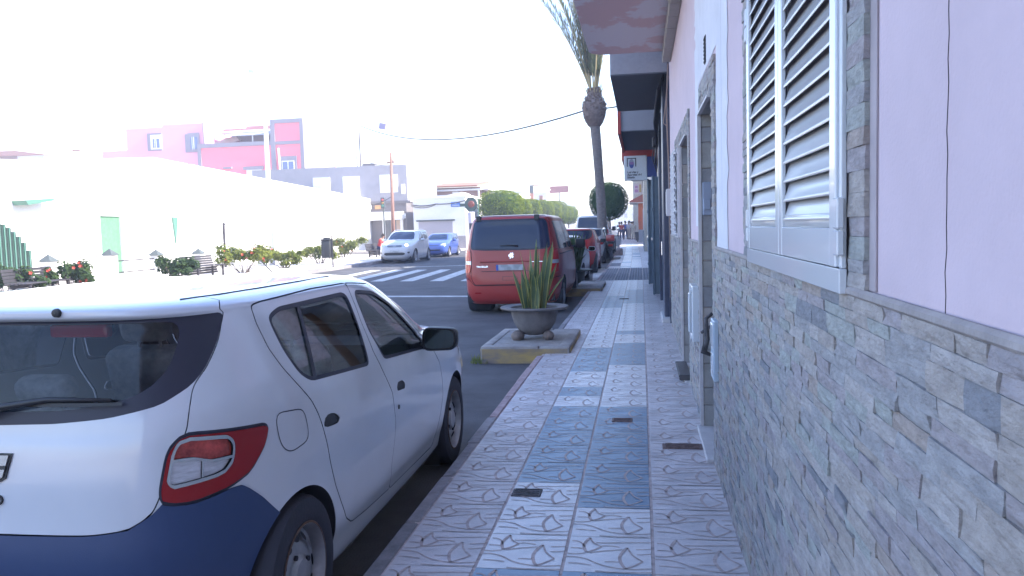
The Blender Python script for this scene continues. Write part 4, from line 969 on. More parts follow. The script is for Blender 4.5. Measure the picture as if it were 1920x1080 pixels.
m = MB(); m.rbox(.345, .43, 12.85, 13.5, -.1, 3.76, .01, seg=1); m.build('pilaster', M_NAVY, shop); m = MB(); m.rbox(.36, .43, 16.4, 16.8, -.1, 3.7, .01, seg=1); m.build('pilaster', M_NAVY, shop)
m = MB(); m.rbox(.30, .46, 12.62, 13.7, -.02, .07, .01, seg=1); m.build('threshold', M_MARBLE, shop)
for y in (13.9, 15.0, 18.6):
    d = MB(); d.box(.405, .43, y, y+1.0, .02, 2.5)
    for k in range(9): d.box(.398, .405, y+.06+k*.1, y+.10+k*.1, .05, 2.45)
    do = d.build('shop_door', M_SHUT, shop); h = MB(); h.tube([(.37, y+.1, .95), (.37, y+.1, 1.2)], .012, 6); h.build('handle', M_CHROME, do)
# folded-out metal door leaves standing into the pavement
for k, (y, x0, zt) in enumerate(((17.5, .25, 2.52), (20.6, .18, 2.62), (22.3, .20, 2.6))):
    d = MB(); d.rbox(x0, .42, y, y+.05, .03, zt, .008, seg=1); d.rbox(x0-.018, x0+.03, y-.02, y+.07, .02, zt+.02, .01, seg=1)
    for z in (.5, 1.1, 1.8): d.rbox(x0-.03, x0+.0, y-.03, y+.08, z, z+.07, .008, seg=1)
    do = d.build('metal_door_leaf', M_SHUT, shop); h = MB(); h.rbox(x0-.04, x0-.01, y+.0, y+.05, 1.18, 1.24, .005, seg=1); h.build('bolt', M_CHROME, do)
def balcony(y0, y1, z0, z1, x0, fascia, sof, red=0, par=None):
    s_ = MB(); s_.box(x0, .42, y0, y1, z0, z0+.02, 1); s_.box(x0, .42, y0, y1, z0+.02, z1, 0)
    if red: s_.box(x0-red, x0-.002, y0-.05, y1+.1, z0-.05, z1+.3, 2)
    s_.build('balcony', [fascia, sof, M_REDP], shop)
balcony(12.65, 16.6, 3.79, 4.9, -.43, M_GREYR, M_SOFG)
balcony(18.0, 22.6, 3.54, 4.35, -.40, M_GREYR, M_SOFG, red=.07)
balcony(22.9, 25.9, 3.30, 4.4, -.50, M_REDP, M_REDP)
m = MB()
for k in range(5):
    m.tube([(.36-.02*k, 12.6, 3.75-.05*k), (.33-.02*k, 14.5, 3.45-.04*k), (.34, 17, 3.3-.06*k), (.35, 20, 3.15-.05*k), (.36, 25, 3.0-.05*k)], .018, 5, cap=False)
m.tube([(.36, 17.2, 3.4), (.30, 17.2, 3.2), (.25, 17.3, 2.9), (.34, 17.3, 2.6)], .012, 5); m.rbox(.25, .40, 17.0, 17.2, 3.1, 3.3, .02)
tag(m.build('cable_bundle', mat('cable_black', (.03, .03, .04), .6)), 'bundle of dark cables slung along the dark tiled building under its balconies', 'cables')
# hanging lottery sign
sg = thing('shop_sign', 'square white lottery sign with dark lettering, hung from a blue wall bracket', 'sign', (0, 20, 0))
m = MB(); m.rbox(-.385, .165, -.01, .11, 2.585, 3.18, .012, seg=1); m.build('panel', mat('sign_white', (.60, .64, .68), .35), sg)
m = MB(); m.rbox(.166, .40, -.0, .10, 2.66, 3.15, .008, seg=1); m.build('bracket', mat('sign_navy', (.035, .06, .22), .5), sg)
M_INK = mat('sign_ink', (.03, .03, .045), .6)
add_text(sg, 'Loterías y\nApuestas del\nEstado', .066, basis((1, 0, 0), (0, 0, 1), (-.31, -.0135, 2.765)), M_INK, extrude=.001, spacing=.95, bold=.0022)
m = MB()
for a, b, c, d in ((-.315, -.295, 2.92, 3.125), (-.115, -.095, 2.92, 3.125), (-.295, -.115, 3.105, 3.125)): m.box(a, b, -.0145, -.0105, c, d, 0)
def oval(cx, cz, rx, rz, mi, d, n=24, half=None):
    ts = np.linspace(0, 2*PI, n+1)[:-1] if half is None else np.linspace(half[0], half[1], n)
    vs = [(cx+rx*math.cos(t), d, cz+rz*math.sin(t)) for t in ts]; m.add(vs, [tuple(range(len(vs)))], mi)
oval(-.205, 3.0, .058, .105, 1, -.0150); oval(-.205, 2.985, .058, .105, 2, -.0156, half=(PI+.1, 2*PI-.1)); oval(-.205, 3.0, .06, .035, 3, -.0160)
m.build('emblem', [M_INK, mat('sign_grey', (.30, .32, .40), .5), mat('sign_blue', (.06, .08, .30), .5), mat('sign_purple', (.28, .16, .36), .5)], sg)

# ------------------------------------------------------------------ farther buildings of the right side
def simple_block(name, label, y0, y1, h, m_wall, nwin, x_off=0, xdepth=9, door=True, wcol=None, plinth=None):
    b = thing(name, label, 'building', (bend((y0+y1)/2)+x_off, y0, 0)); L = y1-y0
    mm = MB(); mm.box(.42, .42+xdepth, 0, L, -.2, h); mm.box(.36, .42+xdepth, -.0, L, h, h+.25); mm.build('wall', m_wall, b)
    if plinth: mm = MB(); mm.box(.385, .42, .01, L-.01, -.1, 1.0); mm.build('plinth', plinth, b)
    for k in range(nwin):
        y = (k+.5)*L/nwin
        wm_ = MB(); wm_.box(.405, .43, y-.45, y+.45, 1.2, 2.4); f_ = wm_.build('window', M_GLD, b)
        fm = MB()
        for a, c, d, e in ((-.5, -.45, 1.15, 2.45), (.45, .5, 1.15, 2.45), (-.45, .45, 1.15, 1.2), (-.45, .45, 2.4, 2.45), (-.025, .025, 1.2, 2.4)): fm.box(.37, .43, y+a, y+c, d, e)
        fm.build('frame', M_BEAD, f_)
        wm_ = MB(); wm_.box(.40, .43, y-.45, y+.45, 4.4, 5.8); wm_.build('window', M_GLD, b)
    if door:
        for k in range(nwin-1):
            y = (k+1)*L/nwin; dm = MB(); dm.rbox(.37, .43, y-.48, y+.48, 0, 2.3, .01, seg=1); dm.build('door', wcol or M_SHUT, b)
    return b
simple_block('beige_building', 'plain beige building with grey plinth past the metal door leaves', 26.02, 46, 6.9, M_BEIGE, 4, plinth=mat('plinth_grey', (.30, .31, .34), .8))
upb = [o for o in bpy.data.objects if o.name.startswith('beige_building')][0]; m = MB(); m.box(.62, 9, 9.5, 19.9, 7.16, 9.8); m.box(.5, 9.1, 9.4, 19.95, 9.8, 10.0); m.build('shade_storey', M_BEIGE, upb)  # unseen storey added so its shadow reaches the white SUV
b3 = simple_block('cream_building', 'cream corner building with a low grey plinth before the sunlit gap', 46.02, 57, 5.0, mat('cream_render', (.50, .46, .40), .9, var=.08), 2, x_off=-.05, plinth=mat('plinth_grey', (.30, .31, .34), .8))
M_ORANGE = mat('shop_orange', (.52, .16, .08), .7, var=.1); M_AWN = mat('awning_red', (.40, .12, .09), .8, var=.1)
b4 = simple_block('shop_building', 'shop with orange front, red awning and pink fascia sign far down the pavement', 62, 86, 7.5, mat('shop_cream', (.52, .45, .36), .9), 3, x_off=.35, plinth=mat('plinth_pale', (.34, .36, .42), .8))
m = MB(); m.box(.30, .42, 2.5, 9.5, 1.1, 2.9); m.build('shop_front', M_ORANGE, b4)
m = MB(); m.prism([(.42, 4.05), (-.72, 3.50), (-.72, 3.38), (.42, 3.38)], 8.0, 13.0, lambda a, b, d: (a, d, b)); m.build('awning', M_AWN, b4); m = MB(); m.box(-.74, .42, 7.96, 13.02, 3.30, 3.378); m.build('awning_valance', M_BEAD, b4); m = MB(); m.box(.02, .42, 8.2, 8.4, 1.05, 3.29); m.box(.0, .10, 8.15, 8.2, 1.6, 2.2); m.build('side_panel', M_ORANGE, b4); m = MB(); m.box(.02, .42, 8.18, 8.42, 0, 1.05); m.build('plinth', MATS['plinth_pale'], b4)
m = MB(); m.box(-.35, .40, 7.6, 7.75, 4.05, 4.95); fs = m.build('fascia_sign', mat('sign_pale', (.62, .56, .60), .5), b4)
m = MB(); m.box(-.22, .02, 7.585, 7.6, 4.55, 4.75, 0); m.box(-.25, .05, 7.585, 7.6, 4.2, 4.45, 0); m.box(.12, .30, 7.585, 7.6, 4.2, 4.85, 1); m.build('emblem', [mat('sign_mauve', (.45, .22, .45), .5), mat('sign_gold', (.5, .35, .15), .5)], fs)
m = MB(); m.box(-.55, .42, 1, 11, 5.3, 5.45); m.box(-.55, -.48, 1, 11, 5.45, 6.3); m.box(-.55, .42, 1, 1.07, 5.45, 6.3); m.build('balcony', mat('balcony_white', (.58, .57, .55), .8), b4)
m = MB(); m.rbox(-.10, .42, .4, .5, 5.0, 5.3, .01); m.build('bracket', M_ORANGE, b4)
simple_block('tall_building', 'pale building closing the view beyond the shop with the awning', 86.02, 122, 8, mat('pale_render', (.56, .52, .46), .9, var=.06), 5, x_off=.2)
bn = thing('litter_bin', 'dark grey litter bin standing on the pavement against the shop wall', 'bin', (-.30, 71, 0))
m = MB(); m.lathe([(.20, .12), (.25, .8), (.27, .82), (.27, .86), (.23, .86), (.19, .2), (.001, .2)], 20); m.build('body', mat('bin_grey', (.05, .055, .07), .6), bn, True); m = MB(); m.tube([(0, 0, 0), (0, 0, .2)], .06, 10); m.build('foot', M_IRON, bn)
# ------------------------------------------------------------------ vegetation
def leaf_mat(name, c1, c2, tr=.35):
    m = bpy.data.materials.new(name); m.use_nodes = True; n = m.node_tree.nodes; l = m.node_tree.links; n.remove(n['Principled BSDF'])
    d = n.new('ShaderNodeBsdfDiffuse'); t = n.new('ShaderNodeBsdfTranslucent'); x = n.new('ShaderNodeMixShader'); x.inputs[0].default_value = tr
    nz = n.new('ShaderNodeTexNoise'); nz.inputs['Scale'].default_value = 3.5; tc = n.new('ShaderNodeTexCoord'); l.new(tc.outputs['Object'], nz.inputs['Vector'])
    mp = n.new('ShaderNodeMapRange'); mp.inputs[1].default_value = .35; mp.inputs[2].default_value = .65; l.new(nz.outputs['Fac'], mp.inputs[0])
    mx = n.new('ShaderNodeMix'); mx.data_type = 'RGBA'; mx.inputs['A'].default_value = (*c1, 1); mx.inputs['B'].default_value = (*c2, 1); l.new(mp.outputs[0], mx.inputs['Factor'])
    l.new(mx.outputs['Result'], d.inputs[0]); l.new(mx.outputs['Result'], t.inputs[0]); l.new(d.outputs[0], x.inputs[1]); l.new(t.outputs[0], x.inputs[2]); l.new(x.outputs[0], n['Material Output'].inputs[0])
    MATS[name] = m; return m
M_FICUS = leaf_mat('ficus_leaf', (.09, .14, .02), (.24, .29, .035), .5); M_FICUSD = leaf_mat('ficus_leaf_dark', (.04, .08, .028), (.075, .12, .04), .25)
M_BUSH = leaf_mat('bush_leaf', (.14, .18, .05), (.26, .28, .07), .45); M_BUSHD = leaf_mat('bush_leaf_dark', (.04, .07, .035), (.07, .11, .045))
M_FLOWER = mat('red_flower', (.50, .07, .05), .7); M_BARK = mat('bark', (.16, .13, .11), .95, var=.3, scale=6, bump=.5, bscale=25)
M_TWIG = mat('twig_core', (.03, .04, .02), 1)
def leaf_quad(vs, fs, p, n, s, r):
    u = n.orthogonal().normalized(); a = r.uniform(0, 2*PI); u = Matrix.Rotation(a, 3, n) @ u; v = n.cross(u)
    k = len(vs); vs += [p-u*s*.5, p+v*s*.28+n*s*.08, p+u*s*.55, p-v*s*.28+n*s*.08]; fs.append((k, k+1, k+2, k+3))
def clipped_tree(name, label, x, y, z0, rx, ry, zc, rz, N, s, e=2.4, seed=1, m_leaf=None, group=None, trunk=.12):
    r = random.Random(seed); t = thing(name, label, 'tree', (x, y, z0), 0, group)
    tm = MB(); tm.tube([(0, 0, 0), (.04, .02, zc*.4), (-.02, 0, zc-rz*.5), (0, 0, zc)], [trunk*1.3, trunk, trunk*.9, trunk*.5], 10)
    for k in range(5):
        a = 2*PI*k/5; tm.tube([(0, 0, zc-rz*.9), (rx*.35*math.cos(a), ry*.35*math.sin(a), zc-rz*.3)], [trunk*.5, trunk*.2], 6)
    tm.build('trunk', M_BARK, t, True)
    lump = [(Vector((r.gauss(0, 1), r.gauss(0, 1), r.gauss(0, 1))).normalized(), r.uniform(-.07, .05)) for _ in range(18)]
    def rad(d):
        b = (abs(d.x)**e+abs(d.y)**e+abs(d.z)**e)**(-1/e)
        for q, a in lump: b += a*max(0, d.dot(q))**8
        return b
    vs, fs = [], []
    for _ in range(N):
        d = Vector((r.gauss(0, 1), r.gauss(0, 1), r.gauss(0, 1))).normalized(); k = rad(d)*r.choice((r.uniform(.93, 1.03), r.uniform(.80, 1.0), r.uniform(.96, 1.05)))
        p = Vector((d.x*rx*k, d.y*ry*k, zc+d.z*rz*k)); nn = (Vector((d.x/rx, d.y/ry, d.z/rz)).normalized()+Vector((r.uniform(-1, 1), r.uniform(-1, 1), r.uniform(-1, 1)))*.75).normalized()
        leaf_quad(vs, fs, p, nn, s*r.uniform(.7, 1.3), r)
    m = MB(); m.add(vs, fs, 0)
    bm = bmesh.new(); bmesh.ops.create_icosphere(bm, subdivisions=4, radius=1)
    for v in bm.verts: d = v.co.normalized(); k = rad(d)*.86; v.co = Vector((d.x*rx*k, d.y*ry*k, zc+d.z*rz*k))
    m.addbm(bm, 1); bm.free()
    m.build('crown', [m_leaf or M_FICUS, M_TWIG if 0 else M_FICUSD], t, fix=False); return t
clipped_tree('round_tree', 'dark round clipped tree on the pavement side, behind the palm trunk', -1.95, 50, 0, 1.17, 1.17, 2.98, 1.14, 9000, .085, 2.15, 3, M_FICUSD)
row = [(66, -11.3, 1.85, 1.9, 3.3, 1.55, 'first and largest clipped tree of the row across the street, beside the red van roof'),
       (74.5, -11.3, 1.6, 1.7, 3.0, 1.25, 'second clipped tree of the row, small one right of the largest'), (82, -11.3, 1.6, 1.7, 3.05, 1.3, 'third clipped tree of the row, just past the red van roof'),
       (91, -11.2, 1.9, 1.8, 3.25, 1.5, 'fourth clipped tree of the row, with a lit right flank'), (101, -11.3, 1.9, 1.9, 3.3, 1.5, 'fifth clipped tree of the row, left of the red roadside board'),
       (112, -11.5, 2.0, 2.0, 3.35, 1.55, 'sixth clipped tree of the row, below the red roadside board'), (124, -11.8, 2.0, 2.0, 3.4, 1.6, 'seventh clipped tree of the row, near its far end'), (137, -12.1, 2.1, 2.1, 3.4, 1.6, 'last small clipped tree of the row, above the white van')]
for i, (y, x, rx, ry, zc, rz, lab) in enumerate(row):
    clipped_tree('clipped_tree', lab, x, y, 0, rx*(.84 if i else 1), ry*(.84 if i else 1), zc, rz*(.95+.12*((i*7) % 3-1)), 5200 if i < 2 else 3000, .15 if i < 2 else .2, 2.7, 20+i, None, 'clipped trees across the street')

# palm
M_FROND = leaf_mat('palm_leaf', (.06, .085, .05), (.11, .13, .07), .25); M_RACHIS = mat('palm_stem', (.30, .24, .12), .7); M_BOOT = mat('palm_boot', (.13, .10, .095), .95, var=.4, scale=9, bump=.6)
M_PTRUNK = mat('palm_trunk', (.15, .13, .125), .95, var=.3, scale=7, bump=.7, bscale=20, stretch=(1, 1, 4))
def palm():
    r = random.Random(11); t = thing('palm_tree', 'tall palm with slim ringed trunk and swollen crown base at the pavement edge', 'palm tree', (-1.72, 37, -.1))
    P = [(0, 0, 0), (-.01, 0, 1.2), (-.05, 0, 2.6), (-.12, 0, 4.0), (-.19, 0, 5.2), (-.25, 0, 6.1), (-.27, 0, 6.7)]
    pl = catmull(P, 14); rr = []
    for i, p in enumerate(pl):
        z = p.z; rr.append((np.interp(z, [0, .3, 1.5, 4, 6, 6.7], [.31, .26, .22, .20, .225, .29]))*(1+.035*(1 if i % 2 else -1)+r.uniform(-.015, .015)))
    m = MB(); m.tube(pl, rr, 16); m.build('trunk', M_PTRUNK, t, True)
    m = MB(); c = Vector((-.27, 0, 6.05)); prof = [(.27, 0), (.38, .18), (.48, .45), (.525, .75), (.515, 1.0), (.41, 1.2), (.31, 1.4), (.25, 1.7)]
    m.lathe(prof, 18, M=Matrix.Translation(c))
    for k in range(420):                                   # cut leaf bases all round the swollen head
        u = r.random(); h = u*1.65; rad_ = np.interp(h, [p[1] for p in prof], [p[0] for p in prof]); a = k*2.399963
        d = Vector((math.cos(a), math.sin(a), 0)); p = c+d*rad_+Vector((0, 0, h)); q = p+d*r.uniform(.03, .075)+Vector((0, 0, r.uniform(.04, .10))); s_ = Vector((-d.y, d.x, 0))*.05
        m.add([p-s_, p+s_, q+s_*.6, q-s_*.6, p+Vector((0, 0, .05))], [(0, 1, 2, 3), (3, 2, 4), (0, 3, 4), (1, 4, 2)])
    m.build('crown_base', M_BOOT, t)
    top = c+Vector((0, 0, 1.5))
    m = MB()
    dirs = [(-2.95, .62, 5.4), (3.0, .52, 5.2), (-2.8, .44, 5.2), (3.1, .40, 5.0), (-2.9, .20, 5.2),  (2.6, .30, 4.6), (.5, .25, 4.8), (1.4, .35, 4.9), (-1.7, .16, 5.0), (.1, .14, 4.7), (3.05, .10, 4.4),  (-.2, .30, 4.4), (-1.2, .33, 4.6), (-3.05, .30, 4.9), (.3, .05, 4.2), (1.8, .2, 4.4), (2.9, .24, 4.8)]
    for az, lean, L in dirs:
        out = Vector((math.cos(az), math.sin(az), 0)); p = top+out*.12; th = lean*.55; pts = [p.copy()]; n = 26
        for i in range(n):
            th += lean*.022*(.6+1.0*i/n); p = p+(out*math.sin(th)+Vector((0, 0, 1))*math.cos(th))*(L/n); pts.append(p.copy())
        m.tube(pts, [.038*(1-.9*i/n)+.004 for i in range(n+1)], 5, 1)
        for i in range(5, n+1):
            d = (pts[i]-pts[i-1]).normalized(); side = d.cross(Vector((-out.y, out.x, 0))).normalized(); b = Vector((-out.y, out.x, 0))
            ll = .66*math.sin(PI*min(1, (i-3)/(n-2)*.86+.12))+.06
            for sg in (-1, 1):
                for q in range(5):
                    f = q/5+r.uniform(-.05, .05); o = pts[i-1].lerp(pts[i], min(1, max(0, f))); dr = (d*.95+b*sg*.60+side*r.uniform(-.1, .55)).normalized(); e = o+dr*ll*r.uniform(.8, 1.1)+Vector((0, 0, -.05)); wv = d.cross(dr).cross(dr).normalized()*.018
                    mid = o.lerp(e, .45); m.add([o, mid+wv, e, mid-wv], [(0, 1, 2, 3)], 0)
    for k in range(14):                                    # short dry stalks low on the crown
        a = k*2.4; out = Vector((math.cos(a), math.sin(a), 0)); m.tube([top+out*.2-Vector((0, 0, .25)), top+out*r.uniform(.32, .5)+Vector((0, 0, r.uniform(.1, .5)))], [.035, .012], 5, 1)
    m.build('crown', [M_FROND, M_RACHIS], t, fix=False)
palm()

# flowering bushes, hedges
def bush(label, x, y, w, d, h, seed, flowers=0, dark=False, group='flowering bushes', z=0, N=2200, s=.115, name='bush'):
    r = random.Random(seed); t = thing(name, label, 'bush', (x, y, z), 0, group)
    vs, fs = [], []; fv, ff = [], []; st = MB()
    clumps = [(Vector((r.uniform(-.5, .5)*w, r.uniform(-.4, .4)*d, r.uniform(.35, .85)*h)), r.uniform(.16, .30)) for _ in range(11)]
    for c, q in clumps: st.tube([(c.x*.2, c.y*.2, 0), (c.x*.6, c.y*.6, c.z*.5), tuple(c)], [.02, .014, .006], 5)
    for k in range(N):
        c, q = r.choice(clumps); dv = Vector((r.gauss(0, 1), r.gauss(0, 1), r.gauss(0, 1))).normalized()*r.uniform(.3, 1.1); p = c+Vector((dv.x*q*w*.8, dv.y*q*d*.8, dv.z*q*h*1.0))
        p.z = max(p.z, .04); leaf_quad(vs, fs, p, (dv+Vector((r.uniform(-.6, .6), r.uniform(-.6, .6), .4))).normalized(), s*r.uniform(.7, 1.4), r)
    for k in range(flowers):
        c, q = r.choice(clumps); dv = Vector((r.uniform(-1, 1), -abs(r.gauss(0, 1)), r.gauss(.3, 1))).normalized(); p = c+Vector((dv.x*q*w*.95, dv.y*q*d*.95, dv.z*q*h*1.1)); n = (dv+Vector((.2, -.6, .2))).normalized()
        u = n.orthogonal().normalized(); v = n.cross(u); k0 = len(fv); fv.append(p)
        R = r.uniform(.045, .07)
        for j in range(5):
            a = 2*PI*j/5; fv += [p+(u*math.cos(a-.5)+v*math.sin(a-.5))*R*.6+n*.02, p+(u*math.cos(a)+v*math.sin(a))*R+n*.05, p+(u*math.cos(a+.5)+v*math.sin(a+.5))*R*.6+n*.02]; ff.append((k0, k0+1+3*j, k0+2+3*j, k0+3+3*j))
    m = MB(); m.add(vs, fs); m.build('foliage', M_BUSHD if dark else M_BUSH, t, fix=False); st.build('stem', M_BARK, t)
    if ff: m = MB(); m.add(fv, ff); m.build('blossom', M_FLOWER, t, fix=False)
bush('dark bush with red flowers growing behind the grey slatted bench at the left edge', -17.2, 19.6, 1.9, .7, 1.0, 1, 9, True)
bush('rounded dark bush with red flowers in front of a white capped pillar', -16.3, 21.0, 1.0, .8, .98, 2, 16, True, N=2600)
bush('dark bush without flowers beside the grey slatted bench in the middle of the plaza', -16.2, 26.3, 1.5, .9, .85, 3, 0, True)
bush('tall light green bush full of red flowers near the slanted rod', -16.1, 31.0, 2.0, 1.0, 1.15, 4, 17, N=3000)
bush('low yellow green bush without flowers, left of the black litter bin', -16.0, 34.7, 1.7, .9, .82, 5, 0)
bush('yellow green bush just left of the black litter bin post', -16.0, 38.8, 1.6, .9, .9, 6, 2)
bush('large yellow green bush with a few red flowers behind the seated person', -18.0, 47.6, 2.7, 1.2, 1.35, 7, 12, N=3600)

# ------------------------------------------------------------------ planters on the right
M_BOWL = mat('planter_concrete', (.17, .155, .155), .8, var=.22, scale=5, bump=.4, bscale=30); M_BOWLG = mat('planter_dark', (.035, .05, .05), .6, var=.2); M_SOIL = mat('soil', (.10, .075, .06), 1, var=.4, scale=15, bump=.8)
M_SNAKE = leaf_mat('snake_leaf', (.09, .135, .07), (.17, .21, .12), .15); M_SNAKEY = leaf_mat('snake_edge', (.34, .34, .10), (.42, .40, .16), .15); M_ROCK = mat('rock', (.20, .16, .14), .95, var=.3, bump=.7)
M_ISL = mat('island_concrete', (.33, .30, .28), .95, var=.2, scale=6, bump=.5); M_YELL = mat('worn_yellow', (.50, .35, .12), .9, col2=(.20, .18, .19), scale=2.6, bump=.4, stretch=(1, 1, 2.2))
def leaf_blade(m, base, az, lean, h, w, r, twist=0):
    out = Vector((math.cos(az), math.sin(az), 0)); n = 8; p = base.copy(); th = lean*.5; rows = []
    sidev = Vector((-math.sin(az+twist), math.cos(az+twist), 0))
    for i in range(n+1):
        t = i/n; wd = w*(.55+.9*t-1.2*t*t+.0) if t < .75 else w*.55*(1-t)/.25*.95+.002
        wd = max(wd, .002); nrm = (out*math.cos(th)-Vector((0, 0, 1))*math.sin(th)); sd = (Matrix.Rotation(twist*.7*t, 3, 'Z') @ sidev)
        rows.append([p-sd*wd, p-sd*wd*.72-nrm*wd*.12, p-nrm*wd*.30, p+sd*wd*.72-nrm*wd*.12, p+sd*wd])
        th += lean*.5/n; p = p+(out*math.sin(th)+Vector((0, 0, 1))*math.cos(th))*h/n
    vs = [q for R in rows for q in R]
    for i in range(n):
        for j in range(4): m.add([vs[i*5+j], vs[i*5+j+1], vs[(i+1)*5+j+1], vs[(i+1)*5+j]], [(0, 1, 2, 3)], 1 if j in (0, 3) else 0)
def planter(label, x, y, z, R, bm_, n, hmax, seed, plab, group, stretch=1.0):
    r = random.Random(seed); t = thing('planter', label, 'planter', (x, y, z), 0, group)
    m = MB(); m.lathe([(.10*R/.44, 0), (.15*R/.44, .012), (.215*R/.44, .07), (.27*R/.44, .16), (.295*R/.44, .25), (.305*R/.44, .325), (.42*R/.44, .338), (R, .352), (R*1.005, .362), (R*.99, .372), (.33*R/.44, .368), (.305*R/.44, .36), (.29*R/.44, .30)], 40); smooth_angle(m.build('bowl', bm_, t), 50)
    m = MB(); m.lathe([(.30*R/.44, .335), (.2*R/.44, .345), (.001, .35)], 24); m.build('soil', M_SOIL, t, True)
    p = thing('snake_plant', plab, 'plant', (x, y, z+.33), 0, group+' plants'); m = MB()
    for k in range(n):
        a = r.uniform(0, 2*PI); q = r.uniform(.0, .15); hh = hmax*r.choice((1, .72, .6, .55, .45, .66) if n < 50 else (1, .9, .95, .8, .7))*r.uniform(.85, 1.0)
        if k == 0: hh, a, q = hmax, 1.2, .03
        m2 = Vector((q*math.cos(a)*stretch, q*math.sin(a), 0)); leaf_blade(m, m2, a, r.uniform(.05, .30)+q*.9, hh, r.uniform(.042, .058), r, r.uniform(-1.0, 1.0))
    leaf_blade(m, Vector((.12, 0, 0)), .1, .75, .52, .048, r, .3)
    m.build('foliage', [M_SNAKE, M_SNAKEY] if n < 50 else [M_FICUSD, M_SNAKE], p, fix=False)
def rock(label, x, y, z, s, seed, parent=None):
    r = random.Random(seed); bm = bmesh.new(); bmesh.ops.create_icosphere(bm, subdivisions=3, radius=s)
    for v in bm.verts: v.co *= 1+.25*math.sin(v.co.x*23/s*.1+seed)+r.uniform(-.06, .06); v.co.z *= .62
    m = MB(); m.addbm(bm); bm.free(); o = m.build('rock', M_ROCK, None, True); o.location = (x, y, z); return tag(o, label, 'rock', 'stones wedged under the planter')
# raised island at the kerb, worn yellow paint along its street faces
def island(label, x0, x1, y0, y1, zt, seed):
    t = thing('kerb_island', label, 'kerb island', (0, 0, 0), 0, 'raised kerb islands'); r = random.Random(seed)
    m = MB(); m.box(x0+.1, x1-.1, y0+.1, y1-.1, -.2, zt-.012); m.build('slab', M_ISL, t)
    m = MB(); x = x0
    while x < x1-.05:
        L = min(.72, x1-x)
        for yy in ((y0, y0+.13), (y1-.13, y1)): m.rbox(x+.004, x+L-.004, yy[0], yy[1], -.2, zt+r.uniform(-.006, .006), .022, seg=2)
        x += L
    y = y0+.13
    while y < y1-.15:
        L = min(.75, y1-.13-y)
        for xx in ((x0, x0+.12), (x1-.14, x1)): m.rbox(xx[0], xx[1], y+.004, y+L-.004, -.2, zt+r.uniform(-.006, .006), .022, seg=2)
        y += L
    smooth_angle(m.build('kerb_stone', [M_ISL], t))
    m = MB(); m.box(x0+.02, x1-.03, y0-.003, y0+.001, -.12, zt-.028); m.box(x0-.003, x0+.001, y0+.02, y1-.02, -.12, zt-.028); m.box(x1-.001, x1+.003, y0+.03, y1-.03, .0, zt-.028); m.build('worn_paint', M_YELL, t)
island('raised concrete kerb island with worn yellow front, carrying the nearer planter bowl', -1.97, -.87, 9.65, 11.4, .085, 2)
planter('wide grey concrete planter bowl resting on rocks, on the nearer kerb island', -1.40, 10.5, .125, .445, M_BOWL, 38, .92, 4, 'snake plant with one tall pointed leaf in the wide grey bowl', 'planter bowls')
rock('pale rock wedged under the left of the grey bowl', -1.62, 10.36, .12, .10, 1); rock('brown rock wedged under the right of the grey bowl', -1.20, 10.36, .125, .085, 2)
island('second kerb island with bare pale kerb stones, carrying the dark planter bowl', -1.9+bend(20), -.93+bend(20), 18.9, 21.2, .085, 5)
planter('dark green planter bowl beside the front wheel of the red van', -1.72, 19.75, .10, .53, M_BOWLG, 90, 1.0, 9, 'dense dark snake plant in the dark green bowl', 'planter bowls', 1.4)
m = MB(); m.rbox(-1.75, -.95, 40.5, 42.2, -.12, .32, .05); t_ = tag(m.build('concrete_block', mat('block_brown', (.20, .15, .14), .9, var=.2, bump=.3)), 'brown concrete kerb block beyond the motor scooter', 'block')
m = MB(); m.rbox(-1.98, -.95, 36.2, 38.2, -.2, .05, .03); tag(m.build('kerb_island', M_ISL), 'low kerb island around the foot of the palm', 'kerb island', 'raised kerb islands')
m = MB(); r_ = random.Random(3); vs, fs = [], []
for k in range(160):
    cx, cy = r_.choice(((-1.98, 9.68), (-1.1, 9.62), (-1.99, 9.9))); p = Vector((cx+r_.uniform(-.12, .1), cy+r_.uniform(-.10, .0), -.115)); a = r_.uniform(0, 6.3); q = Vector((math.cos(a), math.sin(a), 0))*.006; tip = p+Vector((r_.uniform(-.04, .04), r_.uniform(-.04, .04), r_.uniform(.03, .09))); k0 = len(vs); vs += [p-q, p+q, tip]; fs.append((k0, k0+1, k0+2))
m.add(vs, fs); struct(m.build('weeds', M_BUSH, fix=False), 'stuff')

